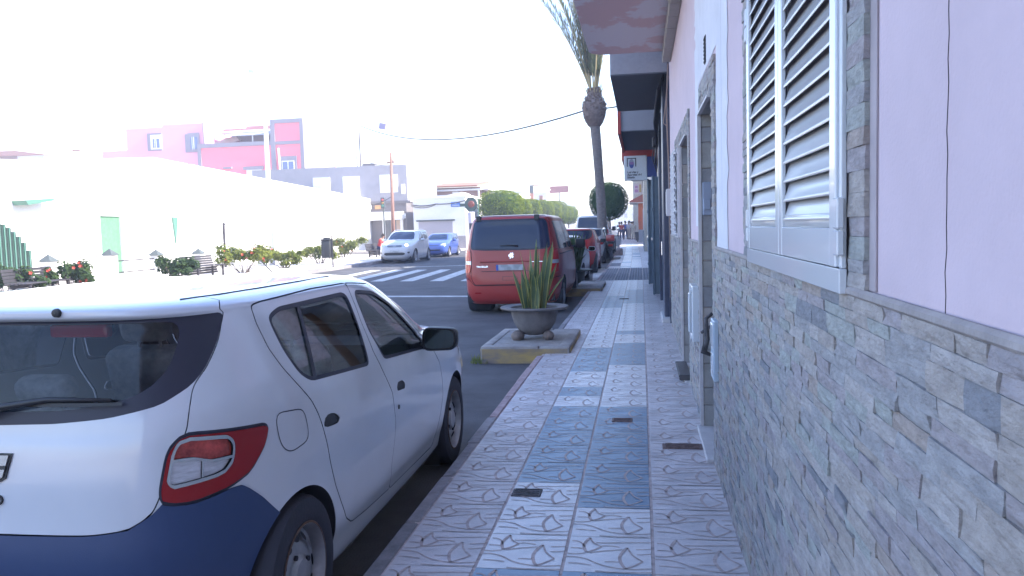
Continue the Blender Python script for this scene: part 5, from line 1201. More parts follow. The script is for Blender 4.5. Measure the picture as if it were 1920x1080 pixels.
# motor scooter parked on the kerb
def scooter():
    t = thing('motor_scooter', 'dark motor scooter with red tail lamp, parked at the foot of the palm', 'scooter', (-1.32, 35.6, 0))
    for y in (0.0, 1.25):
        e = bpy.data.objects.new('wheel', None); COL.objects.link(e); e.parent = t; wheel(e, 0, y, .29, .29, .12, 1, False, 20)
    m = MB(); m.rbox(-.17, .17, -.15, .45, .45, .78, .07); m.rbox(-.16, .16, .45, .85, .25, .36, .04); m.rbox(-.2, .2, .85, .98, .3, .95, .05); smooth_angle(m.build('body', mat('scooter_black', (.03, .03, .035), .3, coat=.5), t))
    m = MB(); m.rbox(-.16, .16, -.22, .55, .78, .90, .05); smooth_angle(m.build('seat', M_SEAT, t)); m = MB(); m.rbox(-.19, .19, -.48, -.16, .82, 1.12, .06); smooth_angle(m.build('luggage_box', paint('scooter_red', (.30, .03, .03)), t))
    m = MB(); m.rbox(-.10, .10, -.24, -.17, .60, .70, .02); m.build('tail_light', M_RED, t); m = MB(); m.tube([(0, 1.25, .29), (0, 1.02, .95)], .035, 8); m.tube([(-.34, .86, 1.05), (0, .94, 1.02), (.34, .86, 1.05)], .016, 6); m.build('handlebar', M_BLACKP, t)
    for sg in (-1, 1):
        m = MB(); m.tube([(sg*.24, .9, 1.06), (sg*.30, .92, 1.30)], .007, 5); m.lathe([(.075, 0), (.07, .02), (.001, .025)], 14, M=Matrix.Translation((sg*.32, .91, 1.35)) @ Matrix.Rotation(PI/2, 4, 'X')); o = m.build('wing_mirror', M_CHROME, t)
scooter()

# ------------------------------------------------------------------ far side of the street
M_WHITE = mat('white_wall', (.74, .73, .71), .85, var=.04); M_GREEN = mat('gate_green', (.022, .045, .038), .5, var=.15, scale=3); M_GREENL = mat('gate_green_light', (.07, .17, .13), .5); M_DOORG = mat('door_green', (.09, .22, .12), .5, var=.2); M_CAP = mat('cap_grey', (.075, .09, .09), .7, var=.15)  # gate green darkened, the shade on the gate is put into it
M_SLAT = mat('bench_slat', (.035, .033, .04), .7, var=.2)  # slats darkened to carry the shade on the benches' near side
hall = thing('white_hall', 'long blinding white hall with low gable, green gate and green door', 'building', (0, 0, 0))
m = MB(); xg = -22.5; m.prism([(17, 0), (66, 0), (66, 4.28), (35.2, 5.28), (27.5, 4.55), (17, 4.0)], xg, -25.5, lambda a, b, d: (d, a, b)); m.build('wall', M_WHITE, hall)
m = MB(); n = 24
for i in range(n):                                      # ribbed arched gate
    y0 = 21.6+i*.228; zt = 2.45*math.sqrt(max(0.05, 1-((y0+.1-24.35)/2.95)**2))+.02
    m.box(xg, xg+.05, y0, y0+.20, 0, zt, 0); m.box(xg+.05, xg+.09, y0+.06, y0+.10, 0, zt, 1)
m.build('gate', [M_GREEN, M_GREENL], hall)
m = MB(); m.box(xg, xg+.06, 30.9, 32.3, 0, 2.5); m.build('door', M_DOORG, hall); m = MB(); m.box(xg+.06, xg+.16, 30.7, 30.9, 0, 2.62); m.box(xg+.06, xg+.16, 32.3, 32.5, 0, 2.62); m.box(xg+.06, xg+.16, 30.9, 32.3, 2.5, 2.62); m.build('door_surround', M_WHITE, hall)
m = MB(); m.prism([(36.4, 2.5), (36.85, 2.5), (36.6, 1.2)], xg, xg+.08, lambda a, b, d: (d, a, b)); m.build('pennant', M_GREENL, hall)
m = MB(); m.prism([(22.0, 3.05), (24.6, 3.2), (24.6, 3.12), (22.0, 2.95)], xg, xg+.7, lambda a, b, d: (d, a, b)); m.prism([(26.3, 3.0), (27.8, 3.12), (27.7, 3.02), (26.4, 2.84)], xg, xg+.6, lambda a, b, d: (d, a, b)); m.build('canopy', M_GREENL, hall)
for k, (y, z) in enumerate(((23.36, 1.10), (26.42, 1.19), (29.22, 1.08), (32.32, 1.03), (35.25, 1.04), (38.2, .98))):
    labs = ['white pillar with grey pyramid cap, behind the flowering bush at the left edge', 'white pillar with grey pyramid cap in front of the green door', 'white capped pillar behind the dark flowerless bush', 'white capped pillar standing above the middle slatted bench', 'white capped pillar half hidden by the tall red flowered bush', 'white capped pillar right of the slanted rod, last of its line']
    t = thing('capped_pillar', labs[k], 'pillar', (-18.8, y, 0), 0, 'capped pillars on the plaza')
    m = MB(); m.rbox(-.18, .18, -.18, .18, 0, z-.24, .01, seg=1); m.build('shaft', M_WHITE, t)
    m = MB(); m.add([(-.24, -.24, z-.24), (.24, -.24, z-.24), (.24, .24, z-.24), (-.24, .24, z-.24), (0, 0, z)], [(3, 2, 1, 0), (0, 1, 4), (1, 2, 4), (2, 3, 4), (3, 0, 4)]); m.build('cap', M_CAP, t)
m = MB()
for z in (.30, .72): m.tube([(-18.8, 26.6, z), (-18.8, 29.04, z)], .03, 6)
tag(m.build('pillar_rail', M_SLAT), 'pair of thin dark rails between two white capped pillars', 'railing')
def bench(label, x, y, rz):
    t = thing('bench', label, 'bench', (x, y, 0), rz, 'grey slatted benches')
    m = MB()
    for k in range(8): m.rbox(-1.15, 1.15, .02+.02*k-.10*(k < 3), .05+.02*k-.10*(k < 3), .10+.088*k, .18+.088*k, .008, seg=1)
    m.build('backrest', M_SLAT, t); m = MB()
    for k in range(5): m.rbox(-1.15, 1.15, -.50+.10*k, -.42+.10*k, .40, .43, .008, seg=1)
    m.build('seat', M_SLAT, t)
    for sx in (-.9, .9):
        m = MB(); m.box(sx-.03, sx+.03, -.46, -.40, 0, .40); m.box(sx-.03, sx+.03, -.02, .04, 0, .40); m.box(sx-.03, sx+.03, -.48, .06, .37, .40); m.build('leg', M_SLAT, t)
bench('grey slatted bench at the left edge, behind the white hatchback roof', -16.5, 19.9, PI/2+.15)
bench('grey slatted bench between the dark bush and the tall red flowered bush', -16.6, 28.6, PI/2)
bench('grey slatted bench where the person in red sits', -15.9, 47.0, PI/2)
m = MB(); m.box(-20.06, -19.98, 36.75, 36.87, 0, 2.15); t = thing('stay_post', 'dark upright post with a thin slanted rod running down to the plaza', 'post', (0, 0, 0)); m.build('post', M_SLAT, t)
m = MB(); m.tube([(-20, 36.8, 2.15), (-17.4, 34.0, .95), (-14.9, 31.1, .0)], .022, 6); m.build('stay', M_SLAT, t)
bn = thing('litter_bin', 'black litter bin hung on a thin post at the far kerb', 'bin', (-13.55, 34.2, 0))
m = MB(); m.rbox(-.40, .0, -.2, .2, .42, 1.18, .04); m.rbox(-.42, .02, -.22, .22, 1.18, 1.26, .03); m.rbox(-.30, -.08, -.18, .18, 1.26, 1.32, .02); smooth_angle(m.build('body', mat('bin_black', (.03, .032, .036), .55), bn)); m = MB(); m.tube([(.05, 0, 0), (.05, 0, 1.42)], .03, 8); m.build('post', M_SLAT, bn)
# lamps and poles
M_POLEW = mat('pole_white', (.70, .70, .69), .5); M_WOOD = mat('pole_wood', (.24, .13, .10), .9, var=.2, bump=.3); M_LAMPB = mat('lamp_pale_blue', (.45, .56, .62), .4)
t = thing('street_lamp', 'tall white street lamp in front of the pink houses with a pale blue head', 'street lamp', (-18.17, 38, 0))
m = MB(); m.tube([(0, 0, 0), (0, 0, 1.0), (0, 0, 8.75)], [.15, .13, .085], 12); m.tube([(0, 0, 8.6), (-.2, 0, 9.2), (-.5, 0, 9.5)], [.05, .04, .035], 8); m.build('pole', M_POLEW, t, True)
m = MB(); m.rbox(-.72, -.38, -.12, .12, 9.44, 9.62, .05); smooth_angle(m.build('lamp_head', M_LAMPB, t)); m = MB(); m.rbox(-.09, .09, -.09, .09, 2.55, 2.75, .02, seg=1); m.build('clamp', M_CAP, t)
t = thing('floodlight_mast', 'thin mast behind the white hall topped by a square floodlight', 'mast', (-25.3, 72, 0))
m = MB(); m.tube([(0, 0, 0), (-.05, 0, 11.0)], [.12, .07], 8); m.build('pole', mat('mast_grey', (.14, .12, .13), .6), t); m = MB(); m.rbox(-.35, .30, -.2, .15, 11.0, 11.55, .05, M=Matrix.Rotation(.2, 4, 'Y')); m.build('floodlight', mat('flood_grey', (.20, .18, .30), .5), t)
t = thing('thin_mast', 'very thin mast standing just left of the floodlight mast', 'mast', (-25.15, 72, 0)); m = MB(); m.tube([(0.1, 0, 0), (-.75, 0, 10.8)], [.07, .035], 8); m.tube([(-.75, 0, 10.6), (-1.25, 0, 13.4)], [.02, .02], 5); m.build('pole', MATS['mast_grey'], t)
t = thing('utility_pole', 'dark wooden utility pole in front of the grey building', 'utility pole', (-18.98, 60.8, 0)); m = MB(); m.tube([(0, 0, 0), (0.03, 0, 7.55)], [.16, .10], 10); m.build('pole', M_WOOD, t, True); m = MB(); m.box(-.3, .3, -.06, .06, 6.75, 6.85); m.lathe([(.05, 6.85), (.06, 6.95), (.03, 7.0)], 8, M=Matrix.Translation((.2, 0, 0))); m.build('cross_arm', M_WOOD, t)
def sag(a, b, d, n=18): a, b = Vector(a), Vector(b); return [a.lerp(b, i/n)-Vector((0, 0, d*4*(i/n)*(1-i/n))) for i in range(n+1)]
M_CABLE = mat('cable', (.06, .06, .07), .7)
def cable(label, a, b, d, r=.02): m = MB(); m.tube(sag(a, b, d), r, 5, cap=False); return tag(m.build('cable', M_CABLE), label, 'cable', 'overhead cables')
cable('long sagging cable from the floodlight mast to the palm head', (-25.3, 72, 11.25), (-2.45, 37.2, 6.7), 1.3, .045)
cable('short cable from the palm head to the dark tiled building', (-1.6, 37, 6.75), (.42, 25.5, 5.6), .15, .035)
cable('cable slanting from the floodlight mast to the utility pole', (-25.3, 72, 8.6), (-19, 60.8, 6.8), .5, .025)
cable('pale drooping cable from the utility pole along the grey building', (-19, 60.8, 4.2), (-24.2, 65.5, 4.1), .5, .03)
# grey two-storey building
M_GREYB = mat('grey_block', (.32, .30, .32), .9, var=.08, scale=2); M_GREYB2 = mat('grey_block_dark', (.17, .155, .16), .9, var=.08)
g = thing('block_building', 'grey two storey block building at the side street with white windows', 'building', (0, 66, 0))
m = MB(); m.box(-33, -19.25, 0, 10, 3.95, 7.05, 0); m.box(-33, -19.4, .02, 10, -.2, 3.95, 1); m.box(-33, -19.0, -.12, .02, 3.85, 4.05, 1); m.box(-23.3, -22.2, .6, 1.2, 7.05, 7.3, 1); m.build('wall', [M_GREYB, M_GREYB2], g)
for x0, x1, z0, z1 in ((-27.5, -26.0, 4.3, 6.22), (-24.85, -23.4, 4.3, 6.22), (-21.6, -20.05, 4.75, 6.24)):
    m = MB(); m.box(x0, x1, -.06, .01, z0, z1); f_ = m.build('window', M_WHITE, g); m = MB()
    for k in range(3): m.box(x0+.2+.42*k, x0+.42+.42*k, -.075, -.06, z0+.15, z1-.6)
    m.build('shutter', M_POLEW, f_)
m = MB(); m.box(-22.45, -19.62, -.5, 0, 2.45, 3.15); m.build('canopy', M_WHITE, g); m = MB(); m.box(-21.25, -20.3, -.04, .01, 0, 2.44); d_ = m.build('door', M_GLD, g); m = MB(); m.box(-21.5, -21.25, -.1, .01, 0, 2.44); m.box(-19.95, -19.7, -.1, .01, 0, 2.44); m.box(-20.3, -19.95, -.06, .01, 0, 2.44, 1); m.build('frame', [M_WHITE, mat('notice_tan', (.45, .35, .28), .8)], d_)
for x, z in ((-22.5, 3.6), (-22.55, 2.6), (-19.55, 2.75)): m = MB(); m.rbox(x-.1, x+.1, -.2, -.0, z-.2, z+.2, .03); m.build('wall_lamp', M_POLEW, g)
m = MB(); m.rbox(-22.1, -21.6, -.08, -.0, 3.40, 3.72, .02); m.build('wall_plate', mat('plate_orange', (.55, .28, .12), .6), g)
m = MB(); m.box(-19.75, -19.45, -.1, 0, 4.6, 5.4); m.build('wall_box', M_WHITE, g)
t = thing('traffic_light', 'traffic light before the grey block building, just left of the wooden pole', 'traffic light', (-20.6, 63.5, 0))
m = MB(); m.rbox(-.17, .17, -.12, .12, 3.4, 4.25, .04); m.build('housing', mat('signal_black', (.06, .07, .07), .6), t); m = MB(); m.tube([(.0, .1, 0), (.0, .1, 3.5)], .06, 8); m.build('pole', M_CAP, t)
for z, mt in ((4.05, mat('signal_red', (.45, .05, .04), .4)), (3.82, mat('signal_amber', (.35, .2, .05), .4)), (3.58, mat('signal_green', (.05, .22, .15), .4))): m = MB(); m.lathe([(.10, 0), (.08, .03), (.001, .04)], 14, M=Matrix.Translation((0, -.12, z)) @ Matrix.Rotation(PI/2, 4, 'X')); m.build('lens', mt, t)
# white corner house with garage
c = thing('corner_house', 'low white corner house with a grey garage door and a blue street plate', 'house', (0, 62.3, 0))
m = MB(); m.box(-17.75, -13.55, 0, 8, -.2, 4.0); m.box(-17.8, -13.45, -.06, 8, 4.0, 4.2); m.prism([(-13.6, 4.2), (-15.0, 4.2), (-13.9, 4.42)], 0, 3, lambda a, b, d: (a, d, b)); m.build('wall', M_WHITE, c)
m = MB(); m.box(-17.35, -14.6, -.02, .05, 0, 2.2); 
for k in range(9): m.box(-17.35, -14.6, -.03, -.02, .1+.23*k, .13+.23*k)
m.build('garage_door', mat('garage_grey', (.36, .34, .38), .6), c); m = MB(); m.box(-17.5, -14.4, -.12, 0, 2.2, 2.32); m.build('lintel', M_CAP, c)
m = MB(); m.box(-14.5, -13.56, -.03, 0, 0, 1.0); m.build('plinth', M_GREYB, c)
m = MB(); m.rbox(-14.68, -13.95, -.05, 0, 3.28, 3.66, .03, seg=1); sp = m.build('street_plate', mat('plate_street', (.05, .16, .50), .5), c)
m = MB(); m.box(-14.4, -14.2, -.056, -.05, 3.52, 3.58); m.box(-14.58, -14.05, -.056, -.05, 3.36, 3.44); m.build('plate_line', M_PLATE, sp)
m = MB(); m.tube(sag((-17.9, -.06, 3.55), (-15.9, -.06, 3.55), .12, 8)+sag((-15.9, -.06, 3.55), (-13.5, -.06, 3.75), .1, 8), .04, 5); m.tube(sag((-17.9, -.06, 3.45), (-15.9, -.06, 3.5), .2, 8), .025, 5); m.build('wall_cable', M_CABLE, c)
# octagonal signal at the corner
t = thing('signal_board', 'dark green eight sided signal with a red disc on a pale column', 'signal', (-12.66, 60.3, 0))
oc = [(.5*math.cos(a), 3.35+.58*math.sin(a)) for a in np.linspace(PI/8, 2*PI+PI/8, 9)[:-1]]
m = MB(); m.prism(oc, -.06, .06, lambda a, b, d: (a, d, b)); m.box(-.85, -.4, -.05, .05, 3.22, 3.45); m.build('board', mat('signal_dark_green', (.035, .07, .06), .6), t); m = MB(); m.lathe([(.26, 0), (.22, .04), (.001, .06)], 20, M=Matrix.Translation((.02, -.06, 3.38)) @ Matrix.Rotation(PI/2, 4, 'X')); m.build('disc', mat('signal_disc', (.20, .045, .03), .5), t)
m = MB(); m.lathe([(.27, 0), (.27, 2.7), (.24, 2.8), (.001, 2.8)], 20); m.build('column', mat('column_pale', (.45, .42, .48), .8), t, True); m = MB(); m.rbox(-.12, .12, -.31, -.26, 1.5, 1.95, .01, seg=1); m.build('control_box', M_SLAT, t); m = MB(); m.tube([(.56, 0, 0), (.56, 0, 4.0)], .035, 6); m.build('pole', M_GREENL, t)
# brown house with roof terrace
b = thing('brown_house', 'small brown brick house with a red tiled roof behind the white corner house', 'house', (0, 78, 0))
M_BRICK = mat('brown_brick', (.30, .19, .16), .9, var=.12); M_TILE = mat('roof_tile_red', (.33, .15, .10), .9, var=.15)
m = MB(); m.box(-20.2, -15.4, 0, 6, -.2, 5.6); m.build('wall', M_BRICK, b); m = MB(); m.prism([(-.5, 5.75), (6, 6.4), (6, 6.2), (-.5, 5.6)], -20.4, -15.6, lambda a, b_, d: (d, a, b_)); m.build('roof', M_TILE, b)
m = MB(); m.box(-20.3, -15.3, -.3, 0, 5.25, 5.42); m.box(-15.6, -15.45, -.3, -.15, 0, 5.25); m.box(-16.2, -14.6, 0, 4, 5.3, 5.5); m.build('balcony_beam', M_WHITE, b); m = MB(); m.box(-18.2, -17.6, -.05, 0, 4.9, 5.2); m.build('window', M_WHITE, b)
# pink houses
M_PINKL = mat('pink_pale', (.74, .36, .46), .9, var=.04); M_PINKS = mat('pink_strong', (.80, .22, .27), .9, var=.04); M_TRIM = mat('trim_grey', (.25, .23, .27), .9, var=.06)
p = thing('pale_pink_house', 'pale pink flat roofed house at the left with two grey framed windows', 'house', (0, 85, 0))
m = MB(); m.box(-57.5, -48.0, 0, 10, -.2, 13.9); m.box(-60.6, -57.5, 0, 10, -.2, 11.5); m.box(-53.0, -48.0, .01, 9, 13.9, 14.15); m.build('wall', M_PINKL, p)
for x0, x1, z0, z1, a, b_, c_, d_ in ((-54.85, -53.05, 11.3, 13.25, -54.15, -53.35, 11.6, 12.6), (-50.25, -48.7, 10.95, 12.95, -49.6, -48.75, 11.25, 12.6)):
    m = MB(); m.box(x0, x1, -.12, 0, z0, z1); fr = m.build('window_surround', M_TRIM, p); m = MB(); m.box(a-.3, b_+.25, -.14, -.12, c_-.15, d_+.45); m.build('blind', M_WHITE if x0 < -52 else M_TRIM, fr); m = MB(); m.box(a, b_, -.17, -.14, c_, d_); m.box((a+b_)/2-.04, (a+b_)/2+.04, -.19, -.17, c_, d_, 1); m.box(a+.2, a+.25, -.19, -.17, c_, d_, 1); m.build('pane', [mat('pane_blue', (.10, .15, .30), .2), M_WHITE], fr)
m = MB(); m.tube([(-47.9, -.1, 11.6), (-48.0, -.1, 14.5)], .09, 6); m.build('corner_pipe', M_TRIM, p)
p = thing('strong_pink_house', 'bright pink house with grey trim, a roof terrace and a taller end tower', 'house', (0, 84.6, 0))
m = MB(); m.box(-48.4, -39.7, 0, 10, -.2, 11.3, 0); m.box(-39.7, -36.4, -.0, 10, -.2, 13.7, 0); m.build('wall', M_PINKS, p)
m = MB(); m.box(-48.6, -39.7, -.1, .4, 11.3, 11.75); m.box(-48.6, -48.2, -.1, 0, 0, 11.3); m.box(-39.9, -36.1, -.1, 9, 13.6, 14.05); m.box(-39.9, -39.4, -.12, 0, 0, 13.6); m.box(-36.5, -36.1, -.1, 9, 0, 13.6); m.box(-39.4, -36.5, -.1, 0, 11.3, 11.65); m.box(-43.2, -40.9, -.25, 0, 8.7, 9.05); m.box(-45.6, -44.6, -.25, 0, 8.9, 9.1); m.build('trim', M_TRIM, p)
m = MB(); m.box(-39.0, -37.0, -.15, 0, 7.9, 10.0); fr = m.build('window_surround', M_TRIM, p); m = MB(); m.box(-38.7, -37.25, -.18, -.15, 8.25, 9.5, 1); m.box(-38.6, -38.05, -.2, -.18, 8.35, 9.4, 0); m.box(-37.9, -37.35, -.2, -.18, 8.35, 9.4, 0); m.build('pane', [MATS['pane_blue'], M_WHITE], fr)
m = MB(); m.box(-42.9, -41.1, -.12, 0, 7.0, 8.7); m.build('window', M_WHITE, p); m = MB(); m.tube([(-39.0, -.2, 10.9), (-38.8, -.2, 5)], .1, 6); m.build('downpipe', M_WHITE, p)
m = MB(); m.box(-47.0, -39.8, 2.5, 6, 13.05, 13.2, 0); m.prism([(2.5, 13.05), (.5, 12.6), (.5, 12.5), (2.5, 12.95)], -46.2, -39.8, lambda a, b_, d: (d, a, b_)); m.box(-46.8, -39.8, 2.5, 2.7, 13.4, 13.6, 1); m.box(-44.5, -39.8, 3.5, 3.7, 13.6, 13.95, 1); m.build('terrace_awning', [mat('awning_grey', (.36, .36, .42), .8), mat('awning_stripe', (.52, .22, .22), .8)], p)
m = MB(); m.box(-46, -40, 2.8, 5.8, 11.3, 13.0); m.build('terrace_room', mat('terrace_brown', (.22, .17, .22), .9), p)
for x in (-42.4, -41.0): m = MB(); m.box(x, x+.1, .6, .7, 11.7, 12.6); m.build('awning_post', M_WHITE, p)
m = MB(); m.prism([(-48.0, 11.75), (-46.0, 12.5), (-44.8, 12.6), (-44.4, 12.2), (-45.6, 11.75)], 1.5, 2.2, lambda a, b_, d: (a, d, b_)); m.build('terrace_sunshade', mat('shade_tan', (.42, .33, .32), .9), p)
p = thing('far_house', 'distant pale house at the left edge with a red tiled roof and a brown shutter', 'house', (0, 95, 0)); m = MB(); m.box(-95, -76, 0, 8, -.2, 12.7); m.build('wall', M_WHITE, p); m = MB(); m.prism([(-95, 13.4), (-80, 13.3), (-75.6, 12.6), (-95, 12.7)], -.3, 8, lambda a, b_, d: (a, d, b_)); m.build('roof', mat('roof_pale_red', (.42, .22, .18), .9), p); m = MB(); m.box(-84, -79.9, -.1, 0, 11.9, 12.6); m.build('shutter', M_BRICK, p)
p = thing('far_wall_house', 'distant white house between the roof at the left edge and the pale pink house', 'house', (0, 95.5, 0)); m = MB(); m.box(-75.5, -64, 0, 8, -.2, 12.3); m.box(-72.6, -71.6, .5, 1.5, 12.3, 13.0); m.build('wall', M_WHITE, p); m = MB(); m.box(-72.7, -71.5, .4, 1.6, 13.0, 13.2); m.build('chimney_cap', M_TILE, p)
# white houses closing the view behind the tree row
for i, (x0, x1, y, h, lab) in enumerate(((-15.4, -12.9, 86, 4.9, 'narrow white house behind the first clipped trees'), (-24, -15.2, 104, 6.0, 'wide white house behind the brown house'), (-19, -14.2, 124, 6.6, 'white house with red roof panels behind the tree row'), (-34, -19, 150, 7.2, 'long white building in the far distance left of the trees'), (-18, -13, 165, 6.5, 'white block at the far end of the street left side'), (-7, 6, 215, 6.0, 'pale house closing the far end of the street'))):
    b = thing('white_house', lab, 'house', (0, y, 0)); m = MB(); m.box(x0, x1, 0, 9, -.2, h); m.box(x0-.1, x1+.1, -.1, 9, h, h+.25); m.build('wall', M_WHITE, b); m = MB(); k = x0+.6
    while k < x1-1: m.box(k, k+.8, -.03, .01, h*.55, h*.55+1.1); k += 2.1
    m.build('window', M_POLEW if i in (0, 3) else mat('pale_pane', (.42, .42, .46), .4), b)
    if i == 2: m = MB(); m.box(-15.3, -14.8, -.2, 0, 5.0, 6.3); m.box(-17.5, -16.6, -.2, 0, 4.6, 5.4); m.build('panel', M_TILE, b)
t = thing('roadside_board', 'red arrow board on a thin post above the clipped trees', 'sign', (0, 125, 0)); m = MB(); m.prism([(-13.75, 6.62), (-10.9, 6.72), (-10.9, 7.7), (-13.6, 7.7), (-13.95, 7.4), (-13.6, 7.2), (-13.95, 6.9)], 0, .12, lambda a, b_, d: (a, d, b_)); m.build('board', mat('board_red', (.32, .12, .11), .7), t); m = MB(); m.tube([(-12.3, .1, 0), (-12.3, .1, 6.7)], .08, 8); m.build('post', M_CAP, t)
t = thing('chimney_mast', 'slender red and white mast with a side arm above the second clipped tree', 'mast', (-14.9, 112, 0)); m = MB(); m.box(-.25, .25, -.25, .25, 0, 5.2, 0); m.box(-.25, .25, -.25, .25, 5.2, 6.2, 1); m.box(-.25, .25, -.25, .25, 6.2, 7.3, 2); m.box(.2, 2.4, -.06, .06, 7.2, 7.35, 1); m.build('mast', [M_WHITE, M_TILE, M_CAP], t)

# ------------------------------------------------------------------ people
def skin_mesh(name, joints, edges, radii, m_, parent, sub=2):
    me = bpy.data.meshes.new(name); me.from_pydata(joints, edges, []); me.materials.append(m_); o = bpy.data.objects.new(name, me); COL.objects.link(o)
    if parent: o.parent = parent
    sk_ = o.modifiers.new('skin', 'SKIN'); me_ = o.data
    if not me_.skin_vertices:
        bm = bmesh.new(); bm.from_mesh(me_); bm.verts.layers.skin.verify(); bm.to_mesh(me_); bm.free()
    for i, r in enumerate(radii): sv = o.data.skin_vertices[0].data[i]; sv.radius = (r, r) if not isinstance(r, tuple) else r; sv.use_root = (i == 0)
    sk_.use_smooth_shade = True; s_ = o.modifiers.new('subsurf', 'SUBSURF'); s_.levels = s_.render_levels = sub
    return o
SKIN = mat('skin', (.40, .24, .17), .6); HAIR = mat('hair', (.03, .022, .018), .8); SHOE = mat('shoe', (.10, .09, .09), .7)
def person(label, x, y, z, rz, shirt, trousers, pose='stand', hair=HAIR, group='people on the pavement', scale=1.0, shoe=None):
    t = thing('person', label, 'person', (x, y, z), rz, group); t.scale = (scale,)*3
    if pose == 'stand' or pose == 'walk':
        st = .16 if pose == 'walk' else .03
        hips = {'L': (-.10, 0, .92), 'R': (.10, 0, .92)}; kn = {'L': (-.11, st*.9, .50), 'R': (.11, -st*.2, .50)}; an = {'L': (-.11, st*.8, .09), 'R': (.11, -st*1.6, .11)}; sh = 1.42; el = [(-.27, -.02, 1.14), (.27, .04, 1.14)]; wr = [(-.25, .14, .92), (.26, .16, .94)]; neck = (0, .0, 1.50); head = (0, .025, 1.63); pel = (0, 0, .95); che = (0, 0, 1.30); dz = 0
    else:
        hips = {'L': (-.10, .05, .50), 'R': (.10, .05, .50)}; kn = {'L': (-.13, .46, .52), 'R': (.13, .46, .52)}; an = {'L': (-.13, .44, .09), 'R': (.13, .50, .09)}; el = [(-.24, .26, .72), (.24, .26, .72)]; wr = [(-.12, .46, .62), (.12, .46, .62)]; neck = (0, .20, 1.06); head = (0, .28, 1.19); pel = (0, 0, .52); che = (0, .12, .86)
        sh = 1.0
    sy = che[1]+.03
    J = [pel, che, (0, sy, sh+.02), neck, (0, head[1]-.01, head[2]-.04), head, (0, head[1]-.015, head[2]+.10)]
    E_ = [(0, 1), (1, 2), (2, 3), (3, 4), (4, 5), (5, 6)]; R = [.13, .135, .11, .055, .075, .098, .07]
    for k, sd in enumerate('LR'):
        sg = -1 if k == 0 else 1; n = len(J); J += [(sg*.19, sy, sh), el[k], wr[k], (wr[k][0], wr[k][1]+.05, wr[k][2]-.05)]; E_ += [(2, n), (n, n+1), (n+1, n+2), (n+2, n+3)]; R += [.06, .045, .032, .035]
        n = len(J); J += [hips[sd], kn[sd], an[sd], (an[sd][0], an[sd][1]+.13, .04)]; E_ += [(0, n), (n, n+1), (n+1, n+2), (n+2, n+3)]; R += [.095, .062, .042, .04]
    skin_mesh('body', J, E_, R, SKIN, t)
    J = [tuple(Vector(pel)+Vector((0, 0, .0))), che, (0, sy, sh+.03)]; E_ = [(0, 1), (1, 2)]; R = [(.185, .14), (.195, .145), (.13, .10)]
    for k in range(2):
        sg = -1 if k == 0 else 1; n = len(J); e_ = Vector(el[k]); s0 = Vector((sg*.19, sy, sh)); J += [tuple(s0), tuple(s0.lerp(e_, .85))]; E_ += [(2, n), (n, n+1)]; R += [.082, .068]
    skin_mesh('shirt', J, E_, R, shirt, t)
    J = [pel]; E_ = []; R = [.15]
    for sd in 'LR': n = len(J); a = Vector(an[sd]); J += [hips[sd], kn[sd], tuple(a+Vector((0, 0, .03)))]; E_ += [(0, n), (n, n+1), (n+1, n+2)]; R += [.115, .085, .065]
    skin_mesh('trousers', J, E_, R, trousers, t)
    skin_mesh('hair', [(0, head[1]-.03, head[2]+.06), (0, head[1]-.07, head[2]+.0), (0, head[1]+.02, head[2]+.10)], [(0, 1), (0, 2)], [.095, .07, .06], hair, t)
    for sd in 'LR':
        a = an[sd]; m = MB(); m.rbox(a[0]-.05, a[0]+.05, a[1]-.08, a[1]+.19, 0.0 if pose != 'walk' or sd == 'L' else .02, .10, .035); smooth_angle(m.build('shoe', shoe or SHOE, t), 60)
    m = MB(); c = Vector((0, head[1]+.095, head[2]))
    for sx in (-.035, .035): m.lathe([(.012, 0), (.001, .006)], 8, M=basis((1, 0, 0), (0, 0, 1), c+Vector((sx, .0, .025))) @ Matrix.Rotation(PI, 4, 'Y'))
    m.tube([c+Vector((0, .0, .02)), c+Vector((0, .025, -.02))], [.01, .016], 6); m.box(-.025, .025, c.y-.002, c.y+.004, c.z-.055, c.z-.048); m.build('face', mat('face_dark', (.22, .11, .09), .7), t)
S = lambda n, c: mat('cloth_'+n, c, .9, var=.08)
person('person in a red top and dark trousers walking away, nearest of the pavement group', -1.93, 82.0, 0, .1, S('red', (.42, .04, .04)), S('navy', (.04, .05, .11)), 'walk')
person('person in a blue shirt behind the one in the red top', -1.62, 85.5, 0, .3, S('blue', (.05, .12, .42)), S('navy', (.04, .05, .11)), 'walk', scale=1.05)
person('person in a loose pale grey shirt and beige trousers standing by the shop', -1.22, 84.0, 0, -.5, S('pale', (.42, .40, .46)), S('beige', (.34, .29, .25)), 'stand', scale=1.05)
person('slim person in cream clothes standing right of the pale grey shirt', -.80, 82.5, 0, PI, S('cream', (.50, .44, .36)), S('cream', (.50, .44, .36)), 'stand', scale=1.0)
person('person in a dark top half hidden behind the pale grey shirt', -1.02, 86.5, 0, .2, S('dark', (.07, .07, .08)), S('dark', (.07, .07, .08)), 'stand')
person('person in a teal top at the left of the group, close to the parked vans', -2.3, 87.5, 0, .2, S('teal', (.10, .22, .26)), S('navy', (.04, .05, .11)), 'walk')
person('person in an orange top, farthest of the group near the shop front', -1.35, 90, 0, .1, S('orange', (.45, .20, .12)), S('navy', (.04, .05, .11)), 'stand')
person('person in a red top sitting on a bench across the street, leaning forward', -15.6, 47.0, .02, -PI/2, S('red', (.42, .04, .04)), S('navy', (.04, .05, .11)), 'sit', group='people on the plaza')
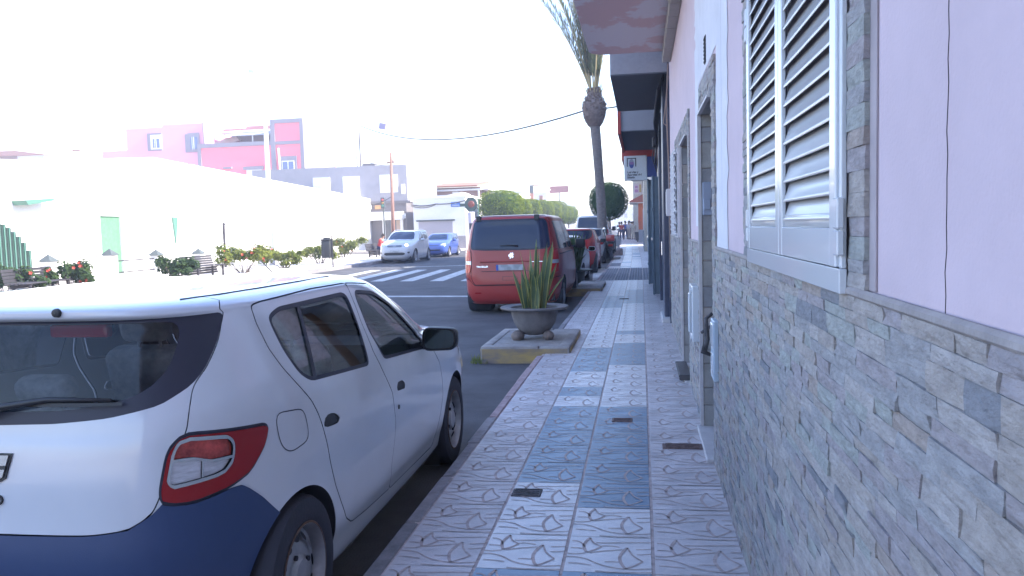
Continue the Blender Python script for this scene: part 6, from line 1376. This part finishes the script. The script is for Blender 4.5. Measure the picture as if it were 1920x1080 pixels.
# ------------------------------------------------------------------ thin volume added to stand in for lens glare
hm = bpy.data.materials.new('glare_haze'); hm.use_nodes = True; n_ = hm.node_tree.nodes; n_.remove(n_['Principled BSDF'])
pv = n_.new('ShaderNodeVolumePrincipled'); pv.inputs['Color'].default_value = (.93, .92, 1.0, 1); pv.inputs['Density'].default_value = 0.0024; pv.inputs['Anisotropy'].default_value = 0.25
hm.node_tree.links.new(pv.outputs[0], n_['Material Output'].inputs['Volume'])
m = MB(); m.box(-620, 620, -220, 1420, -1.6, 17.0); struct(m.build('glare_haze', hm), 'stuff')
